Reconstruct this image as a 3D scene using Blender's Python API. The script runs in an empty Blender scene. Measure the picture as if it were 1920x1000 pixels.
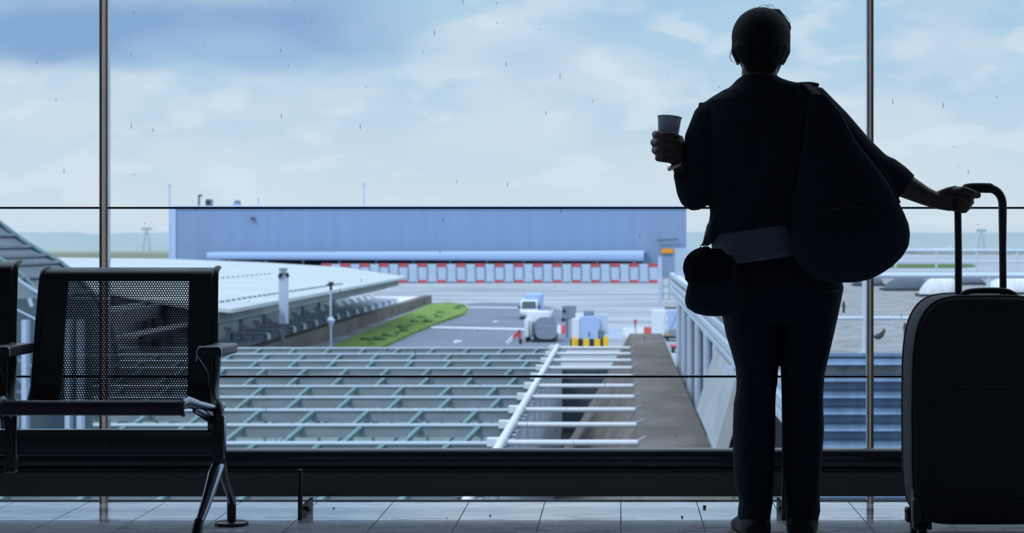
import bpy, bmesh, math, random
from mathutils import Vector, Matrix, noise
R = math.radians
random.seed(7)
sc = bpy.context.scene
COL = sc.collection

# ------------------------------------------------------------------ camera
F = 4200.0            # focal length in px of the 1920 px wide frame
CX, CY, EYE = 1164.0, 447.0, 0.92
cam = bpy.data.cameras.new('camera')
cam.sensor_width = 36.0
cam.lens = F / 1920 * 36
cam.shift_x = (960 - CX) / 1920
cam.shift_y = -(500 - CY) / 1920
cam.clip_start = 0.05
cam.clip_end = 20000
cam.dof.use_dof = True
cam.dof.focus_distance = 7.0
cam.dof.aperture_fstop = 10.0
camo = bpy.data.objects.new('camera', cam)
camo.location = (0, 0, EYE)
camo.rotation_euler = (R(90), 0, 0)
COL.objects.link(camo)
sc.camera = camo

# ------------------------------------------------------------------ exposure
sc.view_settings.view_transform = 'Standard'
sc.view_settings.look = 'None'
sc.view_settings.gamma = 1
sc.view_settings.use_curve_mapping = False
sc.view_settings.exposure = 0.0
sc.cycles.max_bounces = 10
sc.cycles.transparent_max_bounces = 24
sc.cycles.volume_bounces = 1
sc.cycles.caustics_reflective = False
sc.cycles.caustics_refractive = False


def lin(r, g, b):
    def c(v):
        v /= 255.0
        return v / 12.92 if v <= 0.04045 else ((v + 0.055) / 1.055) ** 2.4
    return (c(r), c(g), c(b), 1)


# ------------------------------------------------------------------ sky
world = bpy.data.worlds.new('cloudy_sky')
sc.world = world
world.use_nodes = True
nt = world.node_tree
nt.nodes.clear()
N = nt.nodes.new
L = nt.links.new


def wmath(op, a, b=None, clamp=False):
    n = N('ShaderNodeMath')
    n.operation = op
    n.use_clamp = clamp
    for i, v in enumerate((a, b)):
        if v is None:
            continue
        if isinstance(v, (int, float)):
            n.inputs[i].default_value = v
        else:
            L(v, n.inputs[i])
    return n.outputs[0]


def wmix(f, a, b):
    n = N('ShaderNodeMix')
    n.data_type = 'RGBA'
    for sock, v in ((n.inputs[0], f), (n.inputs[6], a), (n.inputs[7], b)):
        if isinstance(v, (tuple, float, int)):
            sock.default_value = v
        else:
            L(v, sock)
    return n.outputs[2]


tc = N('ShaderNodeTexCoord')
sep = N('ShaderNodeSeparateXYZ')
L(tc.outputs['Generated'], sep.inputs[0])
az = wmath('ARCTAN2', sep.outputs[0], sep.outputs[1])       # + to the right of +Y
el = wmath('ARCSINE', sep.outputs[2])
comb = N('ShaderNodeCombineXYZ')
L(wmath('MULTIPLY', az, 19.0), comb.inputs[0])
L(wmath('MULTIPLY', el, 42.0), comb.inputs[1])


def wnoise(scale, detail, rough, off, dist=0.0):
    m = N('ShaderNodeVectorMath')
    m.operation = 'ADD'
    L(comb.outputs[0], m.inputs[0])
    m.inputs[1].default_value = off
    n = N('ShaderNodeTexNoise')
    n.inputs['Scale'].default_value = scale
    n.inputs['Detail'].default_value = detail
    n.inputs['Roughness'].default_value = rough
    n.inputs['Distortion'].default_value = dist
    L(m.outputs[0], n.inputs['Vector'])
    return n.outputs[0]


def wrange(v, a, b, c=0.0, d=1.0):
    n = N('ShaderNodeMapRange')
    n.interpolation_type = 'SMOOTHSTEP'
    L(v, n.inputs[0])
    n.inputs[1].default_value = a
    n.inputs[2].default_value = b
    n.inputs[3].default_value = c
    n.inputs[4].default_value = d
    return n.outputs[0]


n1 = wnoise(0.62, 3, 0.45, (3.1, 1.7, 0.0), 0.3)
n2 = wnoise(1.5, 3, 0.45, (9.4, 5.2, 2.0), 0.2)
n3 = wnoise(0.5, 2, 0.4, (1.3, 7.9, 4.0), 0.2)
base = wmix(wrange(el, 0.0, 0.10), lin(212, 224, 235), lin(178, 208, 232))
# soft white cloud
white = wrange(n1, 0.42, 0.60)
c1 = wmix(wmath('MULTIPLY', white, 0.8), base, lin(212, 225, 236))
puff = wmath('MULTIPLY', wrange(n2, 0.50, 0.64), 0.55)
c2 = wmix(puff, c1, lin(222, 232, 240))
# slate-blue cloud bank high on the left
elw = wmath('ADD', el, wmath('MULTIPLY', wmath('SUBTRACT', n1, 0.5), 0.022))
elw = wmath('ADD', elw, wmath('MULTIPLY', wmath('SUBTRACT', n2, 0.5), 0.012))
bank = wrange(elw, 0.071, 0.083)
azm = wmath('MULTIPLY', wrange(az, -0.15, -0.07, 1.0, 0.0), 1.0)
bankf = wmath('MULTIPLY', bank, azm)
inner = wrange(elw, 0.094, 0.115, 1.0, 0.55)
c3 = wmix(wmath('MULTIPLY', bankf, inner), c2, lin(138, 172, 212))
# thinner blue streaks over the middle
streak = wmath('MULTIPLY', wrange(n3, 0.46, 0.62), wrange(el, 0.055, 0.085))
streak = wmath('MULTIPLY', streak, wrange(az, -0.14, -0.02, 0.7, 0.5))
c4 = wmix(streak, c3, lin(166, 198, 230))
# towards the zenith the overcast goes a deeper blue grey
c5 = wmix(wrange(el, 0.14, 0.5), c4, lin(190, 206, 226))
bg = N('ShaderNodeBackground')
L(c5, bg.inputs[0])
L(wrange(el, 0.10, 0.45, 1.05, 2.0), bg.inputs[1])
wo = N('ShaderNodeOutputWorld')
L(bg.outputs[0], wo.inputs[0])

# hazy sun from behind the terminal
sun = bpy.data.lights.new('sun', 'SUN')
sun.energy = 1.35
sun.angle = R(12)
sun.color = (1.0, 0.96, 0.92)
suno = bpy.data.objects.new('sun', sun)
suno.rotation_euler = (R(44), 0, R(-38))
COL.objects.link(suno)


# ------------------------------------------------------------------ materials
def mat(name, col, rough=0.6, metal=0.0, var=0.0, vscale=4.0, bump=0.0, bscale=40.0, spec=0.5,
        stretch=(1, 1, 1), col2=None, detail=5):
    m = bpy.data.materials.new(name)
    m.use_nodes = True
    t = m.node_tree
    b = t.nodes['Principled BSDF']
    c = lin(*col)
    b.inputs['Base Color'].default_value = c
    b.inputs['Roughness'].default_value = rough
    b.inputs['Metallic'].default_value = metal
    b.inputs['Specular IOR Level'].default_value = spec
    if var or col2 or bump:
        tcn = t.nodes.new('ShaderNodeTexCoord')
        mp = t.nodes.new('ShaderNodeMapping')
        mp.inputs['Scale'].default_value = stretch
        t.links.new(tcn.outputs['Object'], mp.inputs[0])
    if var or col2:
        n = t.nodes.new('ShaderNodeTexNoise')
        n.inputs['Scale'].default_value = vscale
        n.inputs['Detail'].default_value = detail
        t.links.new(mp.outputs[0], n.inputs['Vector'])
        cr = t.nodes.new('ShaderNodeValToRGB')
        cr.color_ramp.elements[0].position = 0.35
        cr.color_ramp.elements[1].position = 0.68
        if col2:
            cr.color_ramp.elements[0].color = c
            cr.color_ramp.elements[1].color = lin(*col2)
        else:
            cr.color_ramp.elements[0].color = tuple(v * (1 - var) for v in c[:3]) + (1,)
            cr.color_ramp.elements[1].color = tuple(min(1, v * (1 + var)) for v in c[:3]) + (1,)
        t.links.new(n.outputs[0], cr.inputs[0])
        t.links.new(cr.outputs[0], b.inputs['Base Color'])
    if bump:
        n = t.nodes.new('ShaderNodeTexNoise')
        n.inputs['Scale'].default_value = bscale
        n.inputs['Detail'].default_value = 4
        t.links.new(mp.outputs[0], n.inputs['Vector'])
        bp = t.nodes.new('ShaderNodeBump')
        bp.inputs['Strength'].default_value = bump
        bp.inputs['Distance'].default_value = 0.01
        t.links.new(n.outputs[0], bp.inputs['Height'])
        t.links.new(bp.outputs[0], b.inputs['Normal'])
    return m


def floor_mat():
    m = bpy.data.materials.new('glazed_floor_tiles')
    m.use_nodes = True
    t = m.node_tree
    b = t.nodes['Principled BSDF']
    g = t.nodes.new('ShaderNodeNewGeometry')
    s = t.nodes.new('ShaderNodeSeparateXYZ')
    t.links.new(g.outputs['Position'], s.inputs[0])

    def M(op, a, bb=None, clamp=False):
        n = t.nodes.new('ShaderNodeMath')
        n.operation = op
        n.use_clamp = clamp
        for i, v in enumerate((a, bb)):
            if v is None:
                continue
            if isinstance(v, (int, float)):
                n.inputs[i].default_value = v
            else:
                t.links.new(v, n.inputs[i])
        return n.outputs[0]

    def grout(sock, pitch, off, w):
        f = M('FRACT', M('DIVIDE', M('ADD', sock, off), pitch))
        d = M('MULTIPLY', M('MINIMUM', f, M('SUBTRACT', 1.0, f)), pitch)
        return M('LESS_THAN', d, w)
    gx = grout(s.outputs[0], 0.2645, 100 * 0.2645, 0.0016)
    gy = grout(s.outputs[1], 0.57, 0.57 * 20 - 7.29, 0.0045)
    gm = M('MAXIMUM', gx, gy)
    # tile id variation
    idx = M('FLOOR', M('DIVIDE', M('ADD', s.outputs[0], 26.45), 0.2645))
    idy = M('FLOOR', M('DIVIDE', M('ADD', s.outputs[1], 0.57 * 20 - 7.29), 0.57))
    cb = t.nodes.new('ShaderNodeCombineXYZ')
    t.links.new(idx, cb.inputs[0])
    t.links.new(idy, cb.inputs[1])
    wn = t.nodes.new('ShaderNodeTexWhiteNoise')
    t.links.new(cb.outputs[0], wn.inputs[0])
    mp = t.nodes.new('ShaderNodeMapping')
    mp.inputs['Scale'].default_value = (5, 26, 1)
    t.links.new(g.outputs['Position'], mp.inputs[0])
    n = t.nodes.new('ShaderNodeTexNoise')
    n.inputs['Scale'].default_value = 1.0
    n.inputs['Detail'].default_value = 7
    n.inputs['Roughness'].default_value = 0.65
    n.inputs['Distortion'].default_value = 0.6
    t.links.new(mp.outputs[0], n.inputs['Vector'])
    cr = t.nodes.new('ShaderNodeValToRGB')
    e = cr.color_ramp.elements
    e[0].position, e[0].color = 0.36, lin(110, 116, 128)
    e[1].position, e[1].color = 0.50, lin(226, 230, 236)
    t.links.new(n.outputs[0], cr.inputs[0])
    mx = t.nodes.new('ShaderNodeMix')
    mx.data_type = 'RGBA'
    mx.blend_type = 'MULTIPLY'
    t.links.new(M('MULTIPLY', wn.outputs[0], 0.35), mx.inputs[0])
    t.links.new(cr.outputs[0], mx.inputs[6])
    mx.inputs[7].default_value = (0.6, 0.62, 0.68, 1)
    m2 = t.nodes.new('ShaderNodeMix')
    m2.data_type = 'RGBA'
    t.links.new(gm, m2.inputs[0])
    t.links.new(mx.outputs[2], m2.inputs[6])
    m2.inputs[7].default_value = lin(24, 26, 30)
    t.links.new(m2.outputs[2], b.inputs['Base Color'])
    rr = t.nodes.new('ShaderNodeMapRange')
    t.links.new(n.outputs[0], rr.inputs[0])
    rr.inputs[1].default_value = 0.3
    rr.inputs[2].default_value = 0.65
    rr.inputs[3].default_value = 0.16
    rr.inputs[4].default_value = 0.035
    ro = M('MAXIMUM', rr.outputs[0], M('MULTIPLY', gm, 0.8))
    t.links.new(ro, b.inputs['Roughness'])
    b.inputs['IOR'].default_value = 2.5
    t.links.new(M('SUBTRACT', 0.25, M('MULTIPLY', gm, 0.25)), b.inputs['Metallic'])
    sp = M('SUBTRACT', 0.5, M('MULTIPLY', gm, 0.42))
    t.links.new(sp, b.inputs['Specular IOR Level'])
    return m


def glass_mat():
    """Clear pane, a faint mirror and dried rain marks."""
    m = bpy.data.materials.new('window_glass')
    m.use_nodes = True
    t = m.node_tree
    t.nodes.clear()
    out = t.nodes.new('ShaderNodeOutputMaterial')
    tr = t.nodes.new('ShaderNodeBsdfTransparent')
    tr.inputs[0].default_value = (0.965, 0.985, 0.99, 1)
    gl = t.nodes.new('ShaderNodeBsdfGlossy')
    gl.inputs['Roughness'].default_value = 0.0
    mx = t.nodes.new('ShaderNodeMixShader')
    mx.inputs[0].default_value = 0.02
    t.links.new(tr.outputs[0], mx.inputs[1])
    t.links.new(gl.outputs[0], mx.inputs[2])
    g = t.nodes.new('ShaderNodeNewGeometry')
    fac = None
    for sx, sz, thr, wlo, whi in ((80, 12.0, 0.13, 0.86, 0.76), (34, 30, 0.08, 0.86, 0.9)):
        mp = t.nodes.new('ShaderNodeMapping')
        mp.inputs['Scale'].default_value = (sx, 0.0, sz)
        mp.inputs['Rotation'].default_value = (0, R(3), 0)
        t.links.new(g.outputs['Position'], mp.inputs[0])
        v = t.nodes.new('ShaderNodeTexVoronoi')
        v.inputs['Scale'].default_value = 1.0
        t.links.new(mp.outputs[0], v.inputs['Vector'])
        s = t.nodes.new('ShaderNodeSeparateColor')
        t.links.new(v.outputs['Color'], s.inputs[0])
        a = t.nodes.new('ShaderNodeMath')
        a.operation = 'LESS_THAN'
        t.links.new(v.outputs['Distance'], a.inputs[0])
        th = t.nodes.new('ShaderNodeMath')
        th.operation = 'MULTIPLY'
        t.links.new(s.outputs[1], th.inputs[0])
        th.inputs[1].default_value = thr
        t.links.new(th.outputs[0], a.inputs[1])
        c = t.nodes.new('ShaderNodeMath')
        c.operation = 'GREATER_THAN'
        t.links.new(s.outputs[0], c.inputs[0])
        c.inputs[1].default_value = wlo
        d = t.nodes.new('ShaderNodeMath')
        d.operation = 'MULTIPLY'
        t.links.new(a.outputs[0], d.inputs[0])
        t.links.new(c.outputs[0], d.inputs[1])
        if fac is None:
            fac = d.outputs[0]
        else:
            e = t.nodes.new('ShaderNodeMath')
            e.operation = 'MAXIMUM'
            t.links.new(fac, e.inputs[0])
            t.links.new(d.outputs[0], e.inputs[1])
            fac = e.outputs[0]
    k = t.nodes.new('ShaderNodeMath')
    k.operation = 'MULTIPLY'
    t.links.new(fac, k.inputs[0])
    k.inputs[1].default_value = 0.36
    df = t.nodes.new('ShaderNodeBsdfDiffuse')
    df.inputs[0].default_value = lin(110, 125, 140)
    m2 = t.nodes.new('ShaderNodeMixShader')
    t.links.new(k.outputs[0], m2.inputs[0])
    t.links.new(mx.outputs[0], m2.inputs[1])
    t.links.new(df.outputs[0], m2.inputs[2])
    t.links.new(m2.outputs[0], out.inputs[0])
    return m


def two_tone(name, ca, cb, axis, pitch, duty, rough=0.5):
    """stripes of two paints along an object axis"""
    m = bpy.data.materials.new(name)
    m.use_nodes = True
    t = m.node_tree
    b = t.nodes['Principled BSDF']
    b.inputs['Roughness'].default_value = rough
    g = t.nodes.new('ShaderNodeTexCoord')
    s = t.nodes.new('ShaderNodeSeparateXYZ')
    t.links.new(g.outputs['Object'], s.inputs[0])
    d = t.nodes.new('ShaderNodeMath')
    d.operation = 'DIVIDE'
    t.links.new(s.outputs[axis], d.inputs[0])
    d.inputs[1].default_value = pitch
    f = t.nodes.new('ShaderNodeMath')
    f.operation = 'FRACT'
    t.links.new(d.outputs[0], f.inputs[0])
    l = t.nodes.new('ShaderNodeMath')
    l.operation = 'LESS_THAN'
    t.links.new(f.outputs[0], l.inputs[0])
    l.inputs[1].default_value = duty
    x = t.nodes.new('ShaderNodeMix')
    x.data_type = 'RGBA'
    t.links.new(l.outputs[0], x.inputs[0])
    x.inputs[6].default_value = lin(*ca)
    x.inputs[7].default_value = lin(*cb)
    t.links.new(x.outputs[2], b.inputs['Base Color'])
    return m


MT = {
    'floor': floor_mat(),
    'glass': glass_mat(),
    'ceiling': mat('ceiling_panel', (150, 154, 162), 0.9, var=0.05),
    'wall': mat('dim_wall', (150, 154, 162), 0.9, var=0.08),
    'bronze': mat('anodised_bronze', (192, 162, 144), 0.5, 0.0, var=0.08, vscale=3),
    'alu': mat('brushed_aluminium', (190, 198, 208), 0.3, 0.8, var=0.04),
    'gasket': mat('black_gasket', (14, 16, 20), 0.6),
    'plinth': mat('heater_casing', (84, 80, 78), 0.5, 0.1, var=0.08, vscale=2),
    'plinthtop': mat('heater_top_tube', (58, 60, 66), 0.25, 0.5),
    'black': mat('black_powder_coat', (20, 25, 34), 0.42, 0.0, bump=0.05, bscale=300),
    'beam': mat('black_steel_beam', (30, 34, 42), 0.3, 0.3),
    'chrome': mat('polished_aluminium', (136, 144, 158), 0.22, 1.0, var=0.03),
    'boltm': mat('bolt_black', (8, 8, 10), 0.3, 0.5),
    'suit': mat('black_luggage_fabric', (27, 30, 38), 0.75, bump=0.3, bscale=500),
    'suitrim': mat('black_luggage_piping', (36, 38, 42), 0.45),
    'rubber': mat('black_rubber', (16, 16, 18), 0.6),
    'skin': mat('skin', (72, 56, 52), 0.5, var=0.06, vscale=20),
    'hair': mat('dark_hair', (17, 20, 28), 0.7, spec=0.2, bump=0.5, bscale=120, stretch=(6, 6, 1)),
    'jacket': mat('navy_wool_jacket', (33, 41, 54), 0.9, var=0.1, vscale=30, bump=0.25, bscale=250, spec=0.2),
    'shirt': mat('pale_cotton_shirt', (104, 112, 124), 0.9, var=0.05, bump=0.2, bscale=60, spec=0.2),
    'denim': mat('dark_denim', (22, 31, 48), 0.9, var=0.2, vscale=60, bump=0.2, bscale=400, spec=0.2),
    'shoe': mat('dark_suede_shoe', (24, 24, 28), 0.75, bump=0.2, bscale=100),
    'bag': mat('black_leather_bag', (31, 38, 51), 0.9, bump=0.25, bscale=60, spec=0.2),
    'fur': mat('black_shearling', (16, 22, 32), 0.95, bump=0.8, bscale=160, spec=0.1),
    'gold': mat('small_metal', (200, 190, 170), 0.25, 1.0),
}
cupm = bpy.data.materials.new('white_paper_cup')
cupm.use_nodes = True
_t = cupm.node_tree
_b = _t.nodes['Principled BSDF']
_b.inputs['Base Color'].default_value = lin(205, 208, 212)
_b.inputs['Roughness'].default_value = 0.6
_tl = _t.nodes.new('ShaderNodeBsdfTranslucent')
_tl.inputs[0].default_value = lin(190, 198, 210)
_mx = _t.nodes.new('ShaderNodeMixShader')
_mx.inputs[0].default_value = 0.28
_t.links.new(_b.outputs[0], _mx.inputs[1])
_t.links.new(_tl.outputs[0], _mx.inputs[2])
_t.links.new(_mx.outputs[0], _t.nodes['Material Output'].inputs[0])
MT['cup'] = cupm


# ------------------------------------------------------------------ geometry helpers
def P(px, py, d):
    return Vector(((px - CX) / F * d, d, EYE - (py - CY) / F * d))


def G(px, py, h):
    """point on the plane h metres below the eye seen at a pixel"""
    d = F * h / (py - CY)
    return Vector(((px - CX) / F * d, d, EYE - h))


def S(px, d):
    return px / F * d


class MB:
    def __init__(self, xf=None):
        self.bm = bmesh.new()
        self.xf = xf

    def box(self, a, b, rot=None):
        """box between two corners"""
        a, b = Vector(a), Vector(b)
        c = (a + b) / 2
        s = Vector((abs(b.x - a.x), abs(b.y - a.y), abs(b.z - a.z)))
        m = Matrix.Translation(c)
        if rot is not None:
            m = m @ rot.to_4x4()
        r = bmesh.ops.create_cube(self.bm, size=1.0, matrix=m @ Matrix.Diagonal((s.x, s.y, s.z, 1)))
        return r['verts']

    def bbox(self, a, b, bev, seg=2, rot=None):
        v = self.box(a, b, rot)
        es = list({e for x in v for e in x.link_edges})
        bmesh.ops.bevel(self.bm, geom=es, offset=bev, segments=seg, affect='EDGES', profile=0.5)

    def bar(self, p, q, w, h, up=(0, 0, 1)):
        p, q = Vector(p), Vector(q)
        d = (q - p)
        ln = d.length
        y = d.normalized()
        u = Vector(up)
        x = y.cross(u)
        if x.length < 1e-4:
            x = y.cross(Vector((1, 0, 0)))
        x.normalize()
        z = x.cross(y)
        m = Matrix((x, y, z)).transposed().to_4x4()
        m.translation = (p + q) / 2
        bmesh.ops.create_cube(self.bm, size=1.0, matrix=m @ Matrix.Diagonal((w, ln, h, 1)))

    def loft(self, pts, radii, n=16, up=None, caps=True, power=2.0, rnd=False):
        """closed tube through pts; radii: r or (rx, ry); superellipse power"""
        pts = [Vector(p) for p in pts]
        if rnd and len(pts) > 1:         # rounded ends
            def ext(p, q, r, sgn):
                d = (p - q).normalized()
                rm = min(r) if isinstance(r, tuple) else r
                out = []
                for a in (30, 58, 80):
                    k = math.cos(R(a))
                    rr = (r[0] * k, r[1] * k) if isinstance(r, tuple) else r * k
                    out.append((p + d * rm * math.sin(R(a)), rr))
                return out
            a = ext(pts[0], pts[1], radii[0], 1)[::-1]
            b = ext(pts[-1], pts[-2], radii[-1], 1)
            pts = [x[0] for x in a] + pts + [x[0] for x in b]
            radii = [x[1] for x in a] + list(radii) + [x[1] for x in b]
        rings = []
        px = None
        for i, p in enumerate(pts):
            if i == 0:
                t = pts[1] - pts[0]
            elif i == len(pts) - 1:
                t = pts[-1] - pts[-2]
            else:
                t = (pts[i + 1] - p).normalized() + (p - pts[i - 1]).normalized()
            t.normalize()
            if up is not None:
                x = Vector(up).cross(t)
                if x.length < 1e-3:
                    x = px or Vector((1, 0, 0))
            elif px is not None:
                x = px - t * px.dot(t)
            else:
                ref = Vector((0, 1, 0)) if abs(t.y) < 0.8 else Vector((0, 0, 1))
                x = ref.cross(t)
            x.normalize()
            px = x
            y = t.cross(x)
            r = radii[i] if isinstance(radii, (list, tuple)) else radii
            rx, ry = r if isinstance(r, tuple) else (r, r)
            ring = []
            for k in range(n):
                a = 2 * math.pi * k / n
                c, s = math.cos(a), math.sin(a)
                e = 2.0 / power
                cc = math.copysign(abs(c) ** e, c)
                ss = math.copysign(abs(s) ** e, s)
                ring.append(self.bm.verts.new(p + x * rx * cc + y * ry * ss))
            rings.append(ring)
        for a, b in zip(rings, rings[1:]):
            for k in range(n):
                self.bm.faces.new((a[k], a[(k + 1) % n], b[(k + 1) % n], b[k]))
        if caps:
            self.bm.faces.new(rings[0][::-1])
            self.bm.faces.new(rings[-1])

    def tube(self, p, q, r, r2=None, n=12):
        self.loft([p, q], [r, r if r2 is None else r2], n)

    def rows(self, rows, n=32, power=2.3):
        """rows of (y_px, xl_px, xr_px, depth, half_depth[, tilt_px]) lofted as a closed body"""
        rings = []
        for row in rows:
            y, xl, xr, d, hd = row[:5]
            tilt = row[5] if len(row) > 5 else 0
            c = P((xl + xr) / 2, y, d)
            hw = S((xr - xl) / 2, d)
            tz = S(tilt, d)
            ring = []
            for k in range(n):
                a = 2 * math.pi * k / n
                cc, ss = math.cos(a), math.sin(a)
                e = 2.0 / power
                u = math.copysign(abs(cc) ** e, cc)
                v = math.copysign(abs(ss) ** e, ss)
                ring.append(self.bm.verts.new(c + Vector((u * hw, v * hd, -tz * u))))
            rings.append(ring)
        for a, b in zip(rings, rings[1:]):
            for k in range(n):
                self.bm.faces.new((a[k], b[k], b[(k + 1) % n], a[(k + 1) % n]))
        self.bm.faces.new(rings[0])
        self.bm.faces.new(rings[-1][::-1])

    def ball(self, c, r, seg=20):
        rx, ry, rz = r if isinstance(r, tuple) else (r, r, r)
        bmesh.ops.create_uvsphere(self.bm, u_segments=seg, v_segments=seg // 2 + 2, radius=1,
                                  matrix=Matrix.Translation(Vector(c)) @ Matrix.Diagonal((rx, ry, rz, 1)))

    def prism(self, poly, vec):
        """polygon (3D points) extruded along vec"""
        vec = Vector(vec)
        a = [self.bm.verts.new(Vector(p)) for p in poly]
        b = [self.bm.verts.new(Vector(p) + vec) for p in poly]
        n = len(poly)
        self.bm.faces.new(a[::-1])
        self.bm.faces.new(b)
        for i in range(n):
            self.bm.faces.new((a[i], a[(i + 1) % n], b[(i + 1) % n], b[i]))

    def face(self, pts):
        self.bm.faces.new([self.bm.verts.new(Vector(p)) for p in pts])

    def torus(self, c, R1, r2, axis=(0, 0, 1), n=28, m=10, arc=360, start=0, flat=1.0):
        ax = Vector(axis).normalized()
        x = ax.orthogonal().normalized()
        y = ax.cross(x)
        k = n if arc == 360 else n + 1
        rings = []
        for i in range(k):
            a = R(start) + R(arc) * i / n
            rad = x * math.cos(a) + y * math.sin(a)
            cc = Vector(c) + rad * R1
            rings.append([self.bm.verts.new(cc + rad * r2 * math.cos(2 * math.pi * j / m) +
                                            ax * r2 * flat * math.sin(2 * math.pi * j / m)) for j in range(m)])
        for i in range(k if arc == 360 else k - 1):
            a, b = rings[i], rings[(i + 1) % k]
            for j in range(m):
                self.bm.faces.new((a[j], b[j], b[(j + 1) % m], a[(j + 1) % m]))
        if arc != 360:
            self.bm.faces.new(rings[0][::-1])
            self.bm.faces.new(rings[-1])

    def build(self, name, material, parent=None, smooth=0, voxel=0, sm=0, bevel=0, weld=False):
        bm = self.bm
        if weld:
            bmesh.ops.remove_doubles(bm, verts=bm.verts, dist=1e-5)
        if self.xf is not None:
            bm.transform(self.xf)
        bmesh.ops.recalc_face_normals(bm, faces=bm.faces)
        xs = [v.co for v in bm.verts]
        lo = Vector((min(v.x for v in xs), min(v.y for v in xs), min(v.z for v in xs)))
        hi = Vector((max(v.x for v in xs), max(v.y for v in xs), max(v.z for v in xs)))
        o = Vector(((lo.x + hi.x) / 2, (lo.y + hi.y) / 2, lo.z if parent is None else (lo.z + hi.z) / 2))
        bmesh.ops.translate(bm, verts=bm.verts, vec=-o)
        me = bpy.data.meshes.new(name)
        bm.to_mesh(me)
        bm.free()
        ob = bpy.data.objects.new(name, me)
        mats = material if isinstance(material, list) else [material]
        for mm in mats:
            me.materials.append(mm)
        COL.objects.link(ob)
        ob.location = o
        if parent is not None:
            ob.location = o - wl(parent)
            ob.parent = parent
        if voxel:
            md = ob.modifiers.new('remesh', 'REMESH')
            md.mode = 'VOXEL'
            md.voxel_size = voxel
            if sm:
                s2 = ob.modifiers.new('smooth', 'SMOOTH')
                s2.iterations = sm
                s2.factor = 0.5
            dg = bpy.context.evaluated_depsgraph_get()
            nm = bpy.data.meshes.new_from_object(ob.evaluated_get(dg))
            ob.modifiers.clear()
            ob.data = nm
            if not nm.materials:
                for mm in mats:
                    nm.materials.append(mm)
            me = nm
            smooth = smooth or 180
        if bevel:
            bv = ob.modifiers.new('bevel', 'BEVEL')
            bv.width = bevel
            bv.segments = 2
            bv.limit_method = 'ANGLE'
        if smooth:
            for p in me.polygons:
                p.use_smooth = True
            if smooth < 180:
                for e in me.edges:
                    pass
                me.set_sharp_from_angle(angle=R(smooth))
        return ob


def wl(o):
    v = o.location.copy()
    while o.parent:
        o = o.parent
        v += o.location
    return v


def tag(o, label=None, cat=None, group=None, kind=None):
    if label:
        o['label'] = label
    if cat:
        o['category'] = cat
    if group:
        o['group'] = group
    if kind:
        o['kind'] = kind
    return o


def thing(name, label, cat, loc, group=None):
    o = bpy.data.objects.new(name, None)
    o.empty_display_size = 0.2
    o.location = Vector(loc)
    COL.objects.link(o)
    return tag(o, label, cat, group)


def copy_tree(o, parent=None):
    c = o.copy()
    COL.objects.link(c)
    if parent is not None:
        c.parent = parent
    for ch in list(o.children):
        copy_tree(ch, c)
    return c


def struct(o):
    o['kind'] = 'structure'
    return o


def smooth_path(pts, n=6):
    """Catmull-Rom through the points"""
    pts = [Vector(p) for p in pts]
    q = [pts[0] * 2 - pts[1]] + pts + [pts[-1] * 2 - pts[-2]]
    out = []
    for i in range(1, len(q) - 2):
        a, b, c, d = q[i - 1], q[i], q[i + 1], q[i + 2]
        for k in range(n):
            t = k / n
            out.append(0.5 * ((2 * b) + (c - a) * t + (2 * a - 5 * b + 4 * c - d) * t * t + (3 * b - a - 3 * c + d) * t ** 3))
    out.append(pts[-1])
    return out

# ================================================================== THE HALL
DG = F / 536.0                    # distance of the glass wall
XL, XR, YB, ZT = -9.0, 9.0, -6.0, 4.4
b = MB(); b.box((XL, YB, -0.2), (XR, DG + 0.012, 0)); struct(b.build('floor', MT['floor']))
b = MB(); b.box((XL, YB, ZT), (XR, DG + 0.3, ZT + 0.2)); struct(b.build('ceiling', MT['ceiling']))
b = MB(); b.box((XL - 0.2, YB, -0.2), (XL, DG + 0.3, ZT + 0.2)); struct(b.build('wall_left', MT['wall']))
b = MB(); b.box((XR, YB, -0.2), (XR + 0.2, DG + 0.3, ZT + 0.2)); struct(b.build('wall_right', MT['wall']))
b = MB()
b.box((XL - 0.2, YB - 0.2, -0.2), (XR + 0.2, YB, 3.3))
b.box((XL - 0.2, YB - 0.2, 4.1), (XR + 0.2, YB, ZT + 0.2))
for q_ in range(-3, 4):  # bars across the opening of the added strip window
    b.box((q_ * 2.6 - 0.05, YB - 0.2, 3.3), (q_ * 2.6 + 0.05, YB, 4.1))
struct(b.build('wall_back', MT['wall']))
b = MB(); b.box((XL, YB - 0.1, 3.3), (XR, YB - 0.09, 4.1)); struct(b.build('window_0', MT['glass']))     # unseen strip window, added behind the camera to let in fill daylight
# mullions and panes
pitch = 1433 / 536.0
x0 = (198 - CX) / 536.0
mull = [x0 + pitch * k for k in range(-2, 4)]
zj = [0.004, EYE - (706.5 - CY) / 536, EYE - (390 - CY) / 536, 2.62, ZT]
k = 0
edges = [XL] + [m for m in mull if XL < m < XR] + [XR]
for i in range(len(edges) - 1):
    for j in range(len(zj) - 1):
        k += 1
        b = MB()
        b.box((edges[i] + 0.004, DG, zj[j] + 0.003), (edges[i + 1] - 0.004, DG + 0.012, zj[j + 1] - 0.003))
        struct(b.build('window_%d' % k, MT['glass']))
k = 0
for m in mull:
    if not XL < m < XR:
        continue
    k += 1
    t = bpy.data.objects.new('trim_%d' % k, None)
    t.location = (m, DG, 0)
    COL.objects.link(t)
    struct(t)
    b = MB(); b.box((m - 0.0045, DG - 0.075, 0), (m + 0.0045, DG + 0.02, ZT)); b.build('fin', MT['bronze'], t)
    b = MB(); b.box((m - 0.0105, DG - 0.012, 0), (m - 0.0046, DG + 0.03, ZT)); b.build('edge_strip', MT['alu'], t)
    b = MB(); b.box((m + 0.0046, DG - 0.012, 0), (m + 0.0105, DG + 0.03, ZT)); b.build('edge_strip', MT['alu'], t)
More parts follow.
